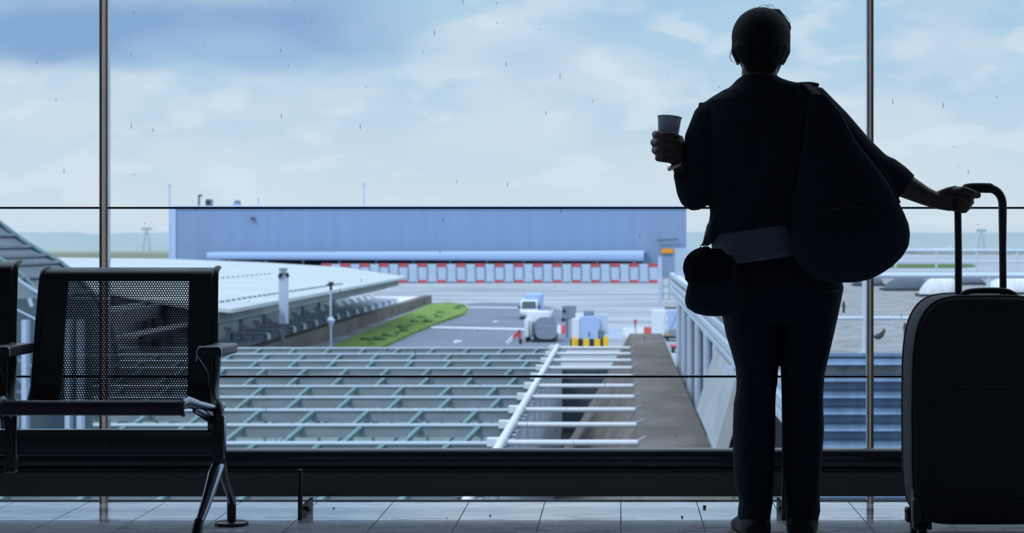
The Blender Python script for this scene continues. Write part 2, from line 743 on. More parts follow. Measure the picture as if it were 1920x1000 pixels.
for z in zj[1:-1]:
    k += 1
    b = MB(); b.box((XL, DG - 0.004, z - 0.0035), (XR, DG + 0.016, z + 0.0035)); struct(b.build('trim_%d' % k, MT['gasket']))
k += 1
b = MB(); b.box((XL, DG - 0.006, 0.0), (XR, DG + 0.018, 0.0035)); struct(b.build('trim_%d' % k, MT['gasket']))

# low heater casing running along the glass
DB = F / 556.0
t = thing('heater_casing', 'low black heater casing running along the foot of the glass wall on short posts', 'radiator', (0, DB + 0.08, 0))
zb = EYE - (932 - CY) / 556
zt = EYE - (850 - CY) / 556
b = MB(); b.bbox((XL + 0.1, DB + 0.006, zb), (XR - 0.1, DB + 0.12, zt - 0.055), 0.003); b.build('lower_panel', MT['plinth'], t)
b = MB(); b.loft([(XL + 0.1, DB + 0.055, zt - 0.029), (XR - 0.1, DB + 0.055, zt - 0.029)], (0.029, 0.052), 24, up=(0, 0, 1), power=2.6)
b.build('top_tube', MT['plinthtop'], t, smooth=40)
b = MB(); b.box((XL + 0.1, DB + 0.001, zt - 0.066), (XR - 0.1, DB + 0.05, zt - 0.058)); b.build('painted_shadow_line', MT['gasket'], t)  # black strip drawn as the shadow line between tube and panel
for px in (578, 1462, 2346, -306):
    x = (px - CX) / 560.0
    b = MB()
    b.bbox((x - 0.0065, 7.30, 0.0), (x + 0.0065, 7.325, 0.165), 0.002)
    b.bbox((x - 0.005, 7.32, 0.0), (x + 0.005, DB + 0.03, 0.042), 0.002)
    b.tube((x - 0.012, 7.36, 0.034), (x + 0.022, 7.36, 0.034), 0.007)
    b.tube((x - 0.010, 7.42, 0.02), (x + 0.018, 7.42, 0.02), 0.006)
    b.build('post', MT['rubber'], t, smooth=40)

# bits of grit on the tiles
for (px, py, r) in ((1321, 953, 0.0065), (626, 954, 0.003), (919, 968, 0.003), (1279, 971, 0.004), (838, 972, 0.002)):
    d = F * EYE / (py - CY)
    b = MB(); b.ball(((px - CX) / F * d, d, r * 0.7), (r, r, r * 0.75), 10)
    lab = {1321: 'small round black pebble on the floor tiles left of the standing person',
           626: 'tiny dark crumb on the floor tiles right of the first heater post',
           919: 'tiny dark crumb in the middle of the bright floor tiles',
           1279: 'small dark crumb below and left of the black pebble',
           838: 'faint crumb on the middle floor tiles, left of the other crumbs'}[px]
    tag(b.build('pebble', MT['rubber'], smooth=180), lab, 'pebble', 'grit on the floor tiles')


# ================================================================== THE BEAM SEATING
SX, SY = -1.2527, 6.97
PT = 0.648                        # pitch of the seats
rotz = Matrix.Translation((SX, SY, 0)) @ Matrix.Rotation(R(-0.8), 4, 'Z')
seat_root = thing('beam_seating', 'row of black perforated metal airport seats on one beam, at the left of the hall', 'bench', (SX, SY, 0))


def LB():
    return MB(rotz)


def hexpanel(b, c00, ux, uz, w, h, p, wtop, nrm):
    """sheet with real round holes, laid out in a hexagonal grid"""
    rr = p * 0.285
    dz = p * 0.866
    nr = int(h / dz)
    bm = b.bm
    for j in range(nr):
        z = (j + 0.5) * h / nr
        wr = w + (wtop - w) * z / h
        nc = int(wr / p)
        for i in range(nc):
            x = (i + 0.5 + (0.5 if j % 2 else 0.0) - 0.25) * wr / nc - wr / 2
            outer, inner = [], []
            for k in range(6):
                a = R(60 * k + 30)
                outer.append(bm.verts.new(Vector((0, 0, 0)) + c00(x + math.cos(a) * p * 0.5774 * 1.01, z + math.sin(a) * p * 0.5774 * 1.01)))
                inner.append(bm.verts.new(c00(x + math.cos(a) * rr, z + math.sin(a) * rr)))
            for k in range(6):
                bm.faces.new((outer[k], outer[(k + 1) % 6], inner[(k + 1) % 6], inner[k]))


# ---- one seat (local x=0 is its right-hand support)
def backpoint(x, s):
    """surface of the backrest; s 0..1 from the seat up to the top edge"""
    z = 0.395 + 0.436 * s
    y = 0.17 + 0.075 * s + 0.03 * (s - 0.5) ** 2 - (0.035 * max(0, 0.12 - s) / 0.12)
    # roll the top edge back
    if s > 0.93:
        y += 0.05 * ((s - 0.93) / 0.07) ** 2
        z -= 0.006 * ((s - 0.93) / 0.07) ** 2
    y += 0.012 * (1 - (2 * x / 0.56) ** 2)
    return Vector((x, y, z))


def half_w(s):
    return 0.291 * (1 - s) + 0.277 * s


CXS = -0.337                      # centre of the seat in local x


def sheet(b, u0, u1, s0, s1, nu=8, ns=10, th=0.004):
    bm = b.bm
    for side in (0, 1):
        g = []
        for j in range(ns + 1):
            s = s0 + (s1 - s0) * j / ns
            row = []
            for i in range(nu + 1):
                u = u0 + (u1 - u0) * i / nu
                p = backpoint(u * half_w(s), s)
                row.append(bm.verts.new(Vector((p.x + CXS, p.y + side * th, p.z))))
            g.append(row)
        for j in range(ns):
            for i in range(nu):
                f = (g[j][i], g[j][i + 1], g[j + 1][i + 1], g[j + 1][i])
                bm.faces.new(f if side == 0 else f[::-1])
        if side == 0:
            first = g
    g2 = g
    def strip(a, c):
        for p in range(len(a) - 1):
            bm.faces.new((a[p], c[p], c[p + 1], a[p + 1]))
    strip(first[0], g2[0]); strip(first[-1][::-1], g2[-1][::-1])
    strip([r[0] for r in first][::-1], [r[0] for r in g2][::-1])
    strip([r[-1] for r in first], [r[-1] for r in g2])


def make_seat():
    parts = []
    # backrest: plain margins, rounded side rails and the perforated field
    b = LB()
    hx = 0.70
    sheet(b, -1, -hx, 0, 1, 3, 30); sheet(b, hx, 1, 0, 1, 3, 30)
    sheet(b, -hx, hx, 0.885, 1, 10, 8); sheet(b, -hx, hx, 0.0, 0.02, 10, 3)
    for u in (-1, 1):
        path = []
        for j in range(25):
            s = j / 24
            p = backpoint(u * half_w(s), s)
            path.append((p.x + CXS, p.y + 0.002, p.z))
        b.loft(path, [(0.012, 0.007)] * 25, 8)
    br = b.build('backrest', MT['black'], seat_root, smooth=50)
    parts.append(br)
    b = LB()
    z0, z1 = 0.015, 0.89

    def c00(x, z):
        s = z / 0.436 + z0
        p = backpoint(x, s)
        return Vector((p.x + CXS, p.y + 0.002, p.z))
    hexpanel(b, c00, None, None, 2 * half_w(0) * hx + 0.006, (z1 - z0) * 0.436, 0.0083, 2 * half_w(0.9) * hx + 0.006, None)
    parts.append(b.build('perforated_panel', MT['black'], br))
    # seat pan with rolled front edge
    b = LB()
    prof = [(0.16, 0.404), (0.10, 0.398), (0.0, 0.402), (-0.10, 0.412), (-0.17, 0.423), (-0.205, 0.430), (-0.222, 0.424), (-0.229, 0.408), (-0.224, 0.393), (-0.212, 0.389)]
    pl = smooth_path([(0, y, z) for y, z in prof], 4)
    w = 0.273
    for side in (0, 1):
        rows_ = []
        for q in pl:
            rows_.append([b.bm.verts.new(Vector((CXS + w * (-1 + 2 * i / 6), q.y + side * 0.003, q.z - side * 0.005))) for i in range(7)])
        for a, c in zip(rows_, rows_[1:]):
            for i in range(6):
                b.bm.faces.new((a[i], a[i + 1], c[i + 1], c[i]))
    for u in (-1, 1):
        b.loft([Vector((CXS + u * w, q.y, q.z - 0.003)) for q in pl], [(0.006, 0.006)] * len(pl), 8)
    parts.append(b.build('seat', MT['black'], seat_root, smooth=60))
    # cast bracket under each end of the seat
    for u in (-1, 1):
        b = LB()
        x = CXS + u * (w + 0.004)
        b.loft([(x - u * 0.006, -0.215, 0.418), (x + u * 0.004, -0.19, 0.424), (x + u * 0.02, -0.10, 0.408), (x + u * 0.045, 0.02, 0.388), (x + u * 0.058, 0.09, 0.392)],
               [(0.007, 0.017), (0.009, 0.02), (0.009, 0.014), (0.009, 0.011), (0.008, 0.011)], 12, up=(0, 0, 1))
        b.loft([(x + u * 0.012, -0.13, 0.40), (x + u * 0.028, -0.04, 0.372), (x + u * 0.035, 0.01, 0.355), (x + u * 0.035, 0.02, 0.32)],
               [(0.006, 0.014), (0.010, 0.015), (0.0105, 0.013), (0.011, 0.013)], 12)
        parts.append(b.build('bracket', MT['chrome'], seat_root, smooth=60))
    return parts


def make_arm(x):
    out = []
    b = LB()
    b.loft([(x - 0.008, 0.03, 0.37), (x - 0.022, 0.07, 0.405), (x - 0.034, 0.12, 0.432), (x - 0.036, 0.13, 0.47), (x - 0.030, 0.12, 0.53), (x - 0.026, 0.10, 0.568), (x - 0.024, 0.09, 0.583)],
           [(0.016, 0.014), (0.014, 0.016), (0.011, 0.022), (0.013, 0.022), (0.0145, 0.02), (0.013, 0.018), (0.010, 0.015)], 14)
    up_ = b.build('armrest', MT['black'], seat_root, smooth=60)
    out.append(up_)
    b = LB()
    b.bbox((x - 0.036, -0.14, 0.566), (x + 0.036, 0.14, 0.588), 0.008, 3)
    b.bbox((x + 0.014, -0.14, 0.556), (x + 0.036, 0.13, 0.580), 0.006, 3)
    b.build('arm_pad', MT['black'], up_, smooth=60)
    b = LB()
    b.loft([(x - 0.040, -0.143, 0.545), (x - 0.037, -0.143, 0.578), (x - 0.030, -0.143, 0.589), (x, -0.143, 0.591), (x + 0.03, -0.143, 0.589), (x + 0.0375, -0.143, 0.580), (x + 0.0375, -0.143, 0.560)],
           [(0.0016, 0.004)] * 7, 8)
    b.loft([(x - 0.041, -0.12, 0.56), (x - 0.044, 0.06, 0.50), (x - 0.047, 0.10, 0.44)], [(0.0015, 0.003)] * 3, 6)
    b.build('arm_edge', MT['chrome'], up_, smooth=60)
    return out


def make_post(x, legs):
    b = LB()
    b.bbox((x - 0.0165, -0.012, 0.19), (x + 0.0165, 0.03, 0.372), 0.006, 3)
    b.loft([(x, 0.01, 0.36), (x - 0.006, 0.03, 0.385), (x - 0.016, 0.06, 0.402)], [(0.018, 0.016), (0.02, 0.018), (0.018, 0.016)], 12)
    p = b.build('support_post', MT['beam'], seat_root, smooth=60)
    b = LB(); b.bbox((x + 0.0155, -0.008, 0.235), (x + 0.021, 0.026, 0.366), 0.0025, 2); b.build('side_cap', MT['chrome'], p, smooth=60)
    if legs:
        b = LB()
        b.loft([(x, 0.0, 0.212), (x - 0.004, -0.03, 0.19), (x - 0.018, -0.115, 0.10), (x - 0.029, -0.17, 0.045)],
               [(0.0165, 0.02), (0.019, 0.022), (0.017, 0.016), (0.013, 0.012)], 16, up=(1, 0, 0))
        lg = b.build('leg', MT['chrome'], seat_root, smooth=60)
        b = LB()
        b.loft([(x - 0.027, -0.16, 0.062), (x - 0.030, -0.18, 0.03), (x - 0.032, -0.19, 0.0)], [(0.014, 0.014), (0.0165, 0.016), (0.017, 0.018)], 14)
        b.build('foot', MT['beam'], lg, smooth=50)
        b = LB()
        b.loft([(x + 0.006, 0.02, 0.225), (x + 0.006, 0.07, 0.165), (x + 0.010, 0.15, 0.10), (x + 0.006, 0.195, 0.078)],
               [(0.012, 0.014), (0.010, 0.014), (0.012, 0.013), (0.015, 0.014)], 14, up=(1, 0, 0))
        lg = b.build('leg', MT['beam'], seat_root, smooth=60)
        b = LB()
        b.tube((x + 0.003, 0.205, 0.088), (x + 0.003, 0.205, 0.012), 0.0145, n=20)
        b.loft([(x + 0.003, 0.205, 0.0), (x + 0.003, 0.205, 0.010), (x + 0.003, 0.205, 0.014)], [0.054, 0.054, 0.046], 32)
        b.build('foot', MT['beam'], lg, smooth=40)


NS = 3
b = LB(); b.bbox((-PT * NS - 0.06, 0.0, 0.243), (-0.012, 0.055, 0.322), 0.004, 2)
beam = b.build('beam', MT['beam'], seat_root, smooth=50)
for dz in (0.293, 0.271):
    b = LB(); b.loft([(-0.333, -0.004, dz), (-0.333, 0.004, dz)], [0.0045, 0.0045], 12); b.build('screw', MT['boltm'], beam)
first = make_seat()
tops = [o for o in first if o.parent == seat_root]
shift = rotz.to_3x3() @ Vector((-PT, 0, 0))
for k in range(1, NS):
    for o in tops:
        c = copy_tree(o, seat_root)
        c.location = o.location + shift * k + Vector((0, 0, 0.019 if o.name.startswith('backrest') else 0.008))
for k in range(0, NS + 1):
    make_arm(-PT * k)
    make_post(-PT * k, k in (0, NS))

# ================================================================== THE TRAVELLER
DP = 6.9
person = thing('person', 'person standing with back turned in dark jacket and jeans, holding cup and suitcase handle', 'person', (P(1440, 0, DP).x, DP, 0))


def C(b, pts, n=14, **kw):
    """capsule chain from (px, py, depth, radius_px or (rx,ry))"""
    ps = [P(p[0], p[1], p[2]) for p in pts]
    rs = [tuple(S(q, p[2]) for q in p[3]) if isinstance(p[3], tuple) else S(p[3], p[2]) for p in pts]
    b.loft(ps, rs, n, rnd=True, **kw)


D0 = 6.90
# ---- body: one surface from head to toes
b = MB()
b.ball(P(1427, 76, 6.91), (S(49, D0), S(58, D0), S(60, D0)), 28)          # skull
C(b, [(1427, 98, 6.94, (44, 44)), (1427, 116, 6.945, (42, 40)), (1427, 132, 6.955, (34, 32)), (1427, 143, 6.97, (22, 22))])   # face and jaw
C(b, [(1424, 120, 6.90, (33, 34)), (1424, 150, 6.90, (34, 34)), (1424, 180, 6.90, (42, 38))])     # neck
C(b, [(1427, 88, 7.018, 5), (1427, 103, 7.036, 9)])                           # nose
C(b, [(1417, 121, 7.022, 4), (1437, 121, 7.022, 4)])                          # lips
for ex in (1407, 1447):
    b.ball(P(ex, 84, 6.998), S(8, D0), 12)
C(b, [(1406, 75, 6.998, 4), (1448, 75, 6.998, 4)])                            # brow
C(b, [(1377, 94, 6.91, (5, 9)), (1379, 104, 6.905, (5, 9)), (1383, 117, 6.91, (4, 5))])     # ears
C(b, [(1475, 94, 6.91, (5, 9)), (1473, 104, 6.905, (5, 9)), (1469, 117, 6.91, (4, 5))])
b.rows([(175, 1385, 1470, 6.90, 0.07), (200, 1338, 1520, 6.9, 0.085), (260, 1335, 1530, 6.9, 0.10), (340, 1345, 1525, 6.9, 0.10),
        (420, 1350, 1515, 6.9, 0.095), (480, 1347, 1545, 6.9, 0.11), (540, 1352, 1568, 6.9, 0.12), (600, 1365, 1560, 6.9, 0.105)])
C(b, [(1408, 570, 6.9, 42), (1413, 650, 6.9, 37), (1418, 740, 6.91, 33), (1415, 830, 6.905, 30), (1414, 900, 6.89, 23), (1416, 965, 6.87, 20)])
C(b, [(1517, 560, 6.9, 46), (1510, 650, 6.9, 38), (1504, 740, 6.91, 34), (1504, 830, 6.905, 30), (1505, 910, 6.89, 23), (1503, 975, 6.87, 20)])
C(b, [(1412, 988, 6.865, 17), (1404, 994, 6.97, 13), (1399, 997, 7.05, 10)])
C(b, [(1504, 992, 6.865, 17), (1512, 994, 6.97, 13), (1516, 996, 7.05, 10)])
# left arm, bent up
C(b, [(1350, 215, 6.9, 34), (1326, 270, 6.9, 31), (1310, 330, 6.9, 28), (1302, 358, 6.895, 26)])
C(b, [(1302, 358, 6.895, 26), (1284, 332, 6.885, 19), (1273, 308, 6.885, 14), (1268, 298, 6.885, 14)])
# left hand: palm behind the cup, fingers wrapped round its far-left side
C(b, [(1269, 297, 6.885, (15, 11)), (1262, 284, 6.878, (19, 11)), (1257, 272, 6.875, (20, 10))], up=(0, 1, 0))
CUPD = 6.925
for i, (fy, rr, xo) in enumerate(((252, 7.4, 1228), (267, 7.6, 1225), (282, 7.3, 1227), (296, 6.3, 1233))):
    C(b, [(1262, fy + 4, 6.872, rr + 1), (1246, fy + 3, 6.868, rr), (1234, fy + 1, 6.885, rr), (xo + 1, fy, 6.915, rr), (1233, fy + 1, 6.955, rr * 0.92),
          (1246, fy + 3, 6.972, rr * 0.8)], n=12)
C(b, [(1272, 292, 6.88, 11), (1277, 275, 6.90, 9.5), (1274, 262, 6.925, 9), (1269, 259, 6.95, 8)], n=12)   # thumb
# right arm, reaching out to the suitcase
C(b, [(1505, 215, 6.9, 34), (1560, 250, 6.9, 31), (1620, 300, 6.9, 27), (1650, 322, 6.895, 25)])
C(b, [(1650, 324, 6.895, 27), (1700, 350, 6.90, 23), (1735, 368, 6.91, 17.5), (1757, 377, 6.92, 15.5)])
C(b, [(1757, 376, 6.92, (17, 12)), (1778, 374, 6.922, (23, 12)), (1796, 370, 6.925, (23, 11))], up=(0, 1, 0))
# fingers folded over the bar
HD = 6.93
C(b, [(1792, 361, 6.915, 9.5), (1806, 358, 6.897, 9), (1822, 363, 6.899, 8.2), (1833, 366, 6.913, 7)], n=12)
C(b, [(1794, 372, 6.912, 9.5), (1806, 373, 6.893, 9), (1817, 376, 6.898, 8.2), (1820, 379, 6.912, 7.2)], n=12)
C(b, [(1792, 380, 6.912, 9), (1803, 384, 6.893, 8.5), (1813, 386, 6.899, 7.6), (1815, 388, 6.912, 6.8)], n=12)
C(b, [(1786, 388, 6.914, 8), (1797, 392, 6.899, 7.4), (1807, 394, 6.905, 6.6), (1810, 394, 6.915, 6)], n=12)
C(b, [(1775, 364, 6.935, 10), (1790, 358, 6.955, 9), (1804, 358, 6.962, 8), (1816, 360, 6.958, 7)], n=12)
b.build('body', MT['skin'], person, voxel=0.0036, sm=2)

# ---- hair
b = MB()
b.ball(P(1427, 70, 6.895), (S(55.5, D0), S(62, D0), S(56.5, D0)), 30)
C(b, [(1427, 88, 6.868, (53, 44)), (1427, 108, 6.868, (45, 30)), (1426, 124, 6.872, (32, 22))])
C(b, [(1381, 80, 6.895, (9, 26)), (1380, 98, 6.89, (9, 20)), (1385, 111, 6.885, (7, 12))])
C(b, [(1473, 80, 6.895, (9, 26)), (1473, 98, 6.89, (9, 20)), (1467, 112, 6.885, (7, 12))])
C(b, [(1400, 42, 6.9, 18), (1420, 28, 6.895, 15), (1455, 30, 6.9, 15), (1470, 52, 6.9, 14)])
hairo = b.build('hair', MT['hair'], person, voxel=0.004, sm=4)
for pts in (((1418, 18), (1426, 11), (1436, 10), (1446, 15)), ((1436, 16), (1442, 9), (1450, 12), (1456, 20)), ((1462, 30), (1472, 30), (1478, 35), (1482, 46)),
            ((1456, 24), (1466, 24), (1476, 33)), ((1372, 92), (1369, 104), (1372, 116)), ((1374, 96), (1368, 108), (1376, 118))):
    b = MB()
    pp = smooth_path([P(x, y, 6.88) for x, y in pts], 5)
    b.loft(pp, [0.0007] * len(pp), 5)
    b.build('stray_hair', MT['hair'], hairo)
# ---- earrings
for x, d in ((1383, 6.895), (1468, 6.89)):
    b = MB(); b.ball(P(x, 119, d), S(3.2, d), 12); b.build('earring', MT['gold'], person, smooth=180)

# ---- jacket
b = MB()
b.rows([(140, 1397, 1454, 6.90, 0.055), (146, 1389, 1460, 6.90, 0.062), (154, 1381, 1486, 6.90, 0.072), (161, 1374, 1528, 6.9, 0.08), (170, 1354, 1544, 6.9, 0.09),
        (190, 1324, 1536, 6.90, 0.108), (230, 1320, 1545, 6.90, 0.122), (300, 1324, 1548, 6.90, 0.122), (360, 1330, 1545, 6.90, 0.118),
        (400, 1331, 1540, 6.90, 0.116), (418, 1328, 1536, 6.90, 0.12, -6), (428, 1326, 1536, 6.90, 0.12, -14)])
C(b, [(1376, 166, 6.9, 8), (1388, 152, 6.885, 7), (1400, 145, 6.87, 7), (1425, 142, 6.86, 7), (1450, 145, 6.87, 7), (1464, 154, 6.885, 7), (1478, 164, 6.9, 7)])
# longer fronts hanging at both sides
b.rows([(420, 1326, 1352, 6.93, 0.10), (445, 1320, 1346, 6.93, 0.10), (456, 1317, 1336, 6.94, 0.09), (463, 1316, 1324, 6.95, 0.07)], 20)
b.rows([(410, 1458, 1540, 6.9, 0.118), (450, 1461, 1552, 6.9, 0.122), (476, 1463, 1560, 6.9, 0.126)], 24, power=3)
# left sleeve, elbow pushed out
C(b, [(1352, 206, 6.9, 31), (1334, 226, 6.9, 37), (1320, 262, 6.9, 37), (1318, 310, 6.9, 37), (1309, 345, 6.9, 37), (1303, 362, 6.895, 33)], n=24)
C(b, [(1303, 362, 6.895, 33), (1292, 347, 6.89, 28), (1282, 330, 6.885, 20)], n=24)
C(b, [(1322, 370, 6.9, 14), (1300, 386, 6.9, 10)], n=16)
C(b, [(1326, 205, 6.9, 14), (1313, 196, 6.9, 5)], n=12)
# right sleeve
C(b, [(1500, 196, 6.9, 32), (1526, 196, 6.9, 36), (1562, 236, 6.9, 36), (1604, 288, 6.9, 38), (1640, 322, 6.895, 38), (1664, 333, 6.895, 37)], n=24)
b.loft([P(1655, 328, 6.895), P(1680, 343, 6.895), P(1696, 355, 6.895)], [S(38, D0), S(35, D0), S(32, D0)], 24)
jk = b.build('jacket', MT['jacket'], person, voxel=0.0055, sm=5)
# ---- shirt tail below the jacket
b = MB()
b.rows([(400, 1338, 1525, 6.90, 0.108), (425, 1335, 1522, 6.90, 0.112), (450, 1334, 1520, 6.90, 0.122), (478, 1335, 1524, 6.90, 0.130, -9), (487, 1337, 1524, 6.90, 0.132, -14)])
b.build('shirt', MT['shirt'], person, voxel=0.0055, sm=3)
# ---- jeans
b = MB()
b.rows([(470, 1345, 1545, 6.90, 0.112), (490, 1341, 1556, 6.90, 0.12), (520, 1338, 1577, 6.90, 0.132), (540, 1340, 1582, 6.90, 0.135), (565, 1345, 1577, 6.90, 0.13),
        (595, 1354, 1571, 6.90, 0.12), (604, 1357, 1569, 6.90, 0.10)], 36)


def leg(rows, foot):
    b.rows([(y, xl, xr, d, hd) for (y, xl, xr, d, hd) in rows], 28, power=2.15)


leg([(560, 1348, 1462, 6.90, 0.12), (592, 1354, 1459, 6.90, 0.115), (628, 1361, 1458.8, 6.90, 0.10), (660, 1371, 1458.8, 6.90, 0.092), (690, 1379, 1458.8, 6.905, 0.085), (715, 1381, 1458, 6.91, 0.082),
     (735, 1380, 1455, 6.91, 0.08), (758, 1375.5, 1454, 6.91, 0.08), (800, 1374, 1454, 6.905, 0.08), (845, 1374, 1453, 6.90, 0.08), (880, 1375, 1451, 6.893, 0.077), (907, 1378, 1451, 6.888, 0.075),
     (928, 1383, 1449, 6.882, 0.072), (941, 1386, 1449, 6.878, 0.072), (952, 1384, 1447, 6.876, 0.074), (966, 1383, 1445, 6.874, 0.078), (980, 1387, 1444, 6.874, 0.076)], 0)
leg([(545, 1462, 1580, 6.90, 0.13), (575, 1463, 1574, 6.90, 0.12), (616, 1463.2, 1566, 6.90, 0.105), (659, 1463.2, 1556, 6.90, 0.095), (702, 1464, 1546, 6.905, 0.087), (727, 1465, 1544, 6.91, 0.083),
     (752, 1465.5, 1543, 6.91, 0.082), (802, 1466, 1545, 6.905, 0.082), (850, 1466, 1542, 6.90, 0.08), (880, 1466, 1540, 6.893, 0.078), (913, 1469, 1538, 6.887, 0.076), (935, 1472, 1537, 6.882, 0.075),
     (957, 1473, 1538, 6.876, 0.078), (975, 1473, 1534, 6.874, 0.08), (991, 1476, 1529, 6.872, 0.078)], 0)
b.build('jeans', MT['denim'], person, voxel=0.0036, sm=2)


# ---- shoes
def shoe(cx, cy0, dx):
    bb = MB()
    pts = [(6.785, 0.0, 23, 0.036), (6.82, 0.002, 29, 0.05), (6.87, 0.004, 30, 0.055), (6.93, 0.008, 29, 0.048), (7.0, 0.016, 31, 0.036), (7.05, 0.022, 28, 0.028), (7.085, 0.026, 17, 0.02)]
    ps, rs = [], []
    for (d, ox, w, hgt) in pts:
        ps.append(Vector((P(cx, 0, 6.87).x + dx * (d - 6.87), d, hgt * 0.76)))
        rs.append((S(w, 6.87) * 0.98, hgt * 0.78))
    bb.loft(ps, rs, 20, up=(0, 0, 1), power=2.4)
    o = bb.build('shoe', MT['shoe'], person, voxel=0.005, sm=4)
    # keep the sole on the floor
    s_ = MB()
    s_.loft([Vector((p.x, p.y, 0.006)) for p in ps], [(r[0] * 1.04, 0.0058) for r in rs], 16, up=(0, 0, 1), power=4)
    s_.build('sole', MT['rubber'], o, smooth=50)


shoe(1413, 990, -0.10)
shoe(1504, 990, 0.10)

# ---- wrist watch
w0 = P(1266, 305, 6.884)
ax = (P(1273, 318, 6.884) - P(1264, 292, 6.884)).normalized()
b = MB(); b.torus(w0 + ax * 0.012, S(15.5, D0), 0.0045, axis=ax, flat=1.6)
tag(b.build('wristwatch', MT['gold'], person, smooth=180), 'shiny metal watch band on the left wrist')

# ---- paper cup
b = MB()
ctop, cbot = P(1251, 219, CUPD), P(1249.5, 298, CUPD)
rt, rb = S(22.2, CUPD), S(15, CUPD)
axc = (ctop - cbot).normalized()
prof = [(0.0, 0.0), (0.0, rb - 0.001), (0.012, rb), (1.0, rt), (1.0, rt - 0.0008), (0.03, rb - 0.0012), (0.03, 0.0)]
tilt = Matrix.Rotation(math.atan2(axc.x, axc.z) + R(3.5), 3, 'Y') @ Matrix.Rotation(R(-6), 3, 'X')
Hc = (ctop - cbot).length
n = 40
rings = []
for (h, r) in prof:
    if r == 0:
        rings.append([b.bm.verts.new(cbot + tilt @ Vector((0, 0, h * Hc)))])
    else:
        rings.append([b.bm.verts.new(cbot + tilt @ Vector((r * math.cos(2 * math.pi * i / n), r * math.sin(2 * math.pi * i / n), h * Hc))) for i in range(n)])
for a, c in zip(rings, rings[1:]):
    for i in range(n):
        j = (i + 1) % n
        if len(a) == 1:
            b.bm.faces.new((a[0], c[i], c[j]))
        elif len(c) == 1:
            b.bm.faces.new((a[i], a[j], c[0]))
        else:
            b.bm.faces.new((a[i], a[j], c[j], c[i]))
cup = b.build('paper_cup', MT['cup'], smooth=40)
tag(cup, 'tall plain white paper coffee cup in the raised left hand of the person', 'cup')
b = MB(); b.torus(cbot + tilt @ Vector((0, 0, Hc)), rt + 0.0006, 0.0017, axis=tilt @ Vector((0, 0, 1)), n=40)
b.build('rolled_rim', MT['cup'], cup, smooth=180)

# ---- big shoulder bag under the right arm
BD = 6.715
bagt = thing('shoulder_bag', 'large black hobo bag bulging under the right arm of the person', 'bag', P(1590, 530, BD))
b = MB()
b.rows([(176, 1520, 1549, 6.76, 0.012), (214, 1512, 1580, 6.745, 0.02), (262, 1506, 1604, 6.73, 0.03), (300, 1500, 1634, 6.72, 0.038), (336, 1494, 1662, BD, 0.045), (360, 1488, 1676, BD, 0.052), (380, 1485, 1686, BD, 0.056), (400, 1483, 1696, BD, 0.058), (420, 1488, 1704, BD, 0.07), (440, 1482, 1707, BD, 0.077), (462, 1482, 1704, BD, 0.082),
        (482, 1487, 1692, BD, 0.08), (500, 1498, 1673, BD, 0.074), (514, 1513, 1652, BD, 0.064), (524, 1530, 1632, BD, 0.052), (530, 1550, 1606, BD, 0.035)], 36, power=2.1)
b.build('bag_body', MT['bag'], bagt, voxel=0.006, sm=6)
b = MB()
path = smooth_path([P(1676, 385, 6.70), P(1650, 330, 6.72), P(1598, 262, 6.735), P(1548, 200, 6.76), P(1520, 166, 6.82), P(1510, 162, 6.90), P(1512, 175, 7.0), P(1520, 250, 7.03)], 8)
b.loft(path, [(0.0035, 0.024)] * len(path), 12, up=(1, 0, -0.5), power=3)
b.build('strap', MT['bag'], bagt, smooth=60)
b = MB()
path = smooth_path([P(1500, 400, 6.71), P(1488, 330, 6.745), P(1490, 250, 6.76), P(1502, 185, 6.79), P(1510, 156, 6.89), P(1512, 175, 7.0), P(1520, 250, 7.035)], 8)
b.loft(path, [(0.0035, 0.024)] * len(path), 12, up=(1, 0, 0), power=3)
b.build('strap', MT['bag'], bagt, smooth=60)
b = MB()
path = smooth_path([P(1488, 163, 6.90), P(1500, 159, 6.895), P(1518, 158, 6.895), P(1530, 160, 6.90)], 5)
b.loft(path, [(0.007, 0.028)] * len(path), 14, up=(0, 1, 0), power=2.5)
b.build('shoulder_pad', MT['bag'], bagt, smooth=60)
b = MB()
path = smooth_path([P(1540, 396, 6.652), P(1590, 388, 6.655), P(1650, 392, 6.66)], 8)
b.loft(path, [0.002] * len(path), 6)
b.build('zip', MT['suitrim'], bagt, smooth=60)

# ---- small cross-body bag on the left hip
KD = 6.715
kb = thing('crossbody_bag', 'small black cross-body pouch with fluffy flap on the left hip of the person', 'bag', P(1335, 592, KD))
b = MB()
b.rows([(478, 1312, 1372, KD, 0.02), (500, 1300, 1385, KD, 0.032), (525, 1291, 1392, KD, 0.042), (548, 1286, 1396, KD, 0.048), (566, 1283.5, 1397, KD, 0.05), (578, 1288, 1394, KD, 0.048),
        (588, 1303, 1386, KD, 0.038), (593, 1325, 1370, KD, 0.025)], 30, power=2.2)
b.build('pouch', MT['bag'], kb, voxel=0.004, sm=4)
b = MB()
rnd = random.Random(3)
cen = (1326, 500)
b.rows([(466, 1312, 1352, KD - 0.01, 0.035), (480, 1298, 1366, KD - 0.012, 0.05), (495, 1289, 1372, KD - 0.012, 0.055), (510, 1284, 1374, KD - 0.012, 0.055), (524, 1284, 1370, KD - 0.01, 0.05), (534, 1292, 1355, KD - 0.01, 0.035)], 28)
for a in range(90, 280, 8):
    x = 1327 + 43 * math.cos(R(a)); y = 502 - 36 * math.sin(R(a))
    b.ball(P(x, y, KD - 0.012), S(4.2, KD), 10)
for q in range(420):
    a, e = rnd.uniform(0, 2 * math.pi), rnd.uniform(-1, 1)
    x = 1329 + 41 * math.cos(a) * math.sqrt(1 - e * e); y = 500 + 32 * e
    dd = KD - 0.012 - 0.054 * abs(math.sin(a)) * math.sqrt(1 - e * e)
    b.ball(P(x, y, dd), S(3.0, KD), 6)
b.build('fluffy_flap', MT['fur'], kb, voxel=0.0032, sm=1)
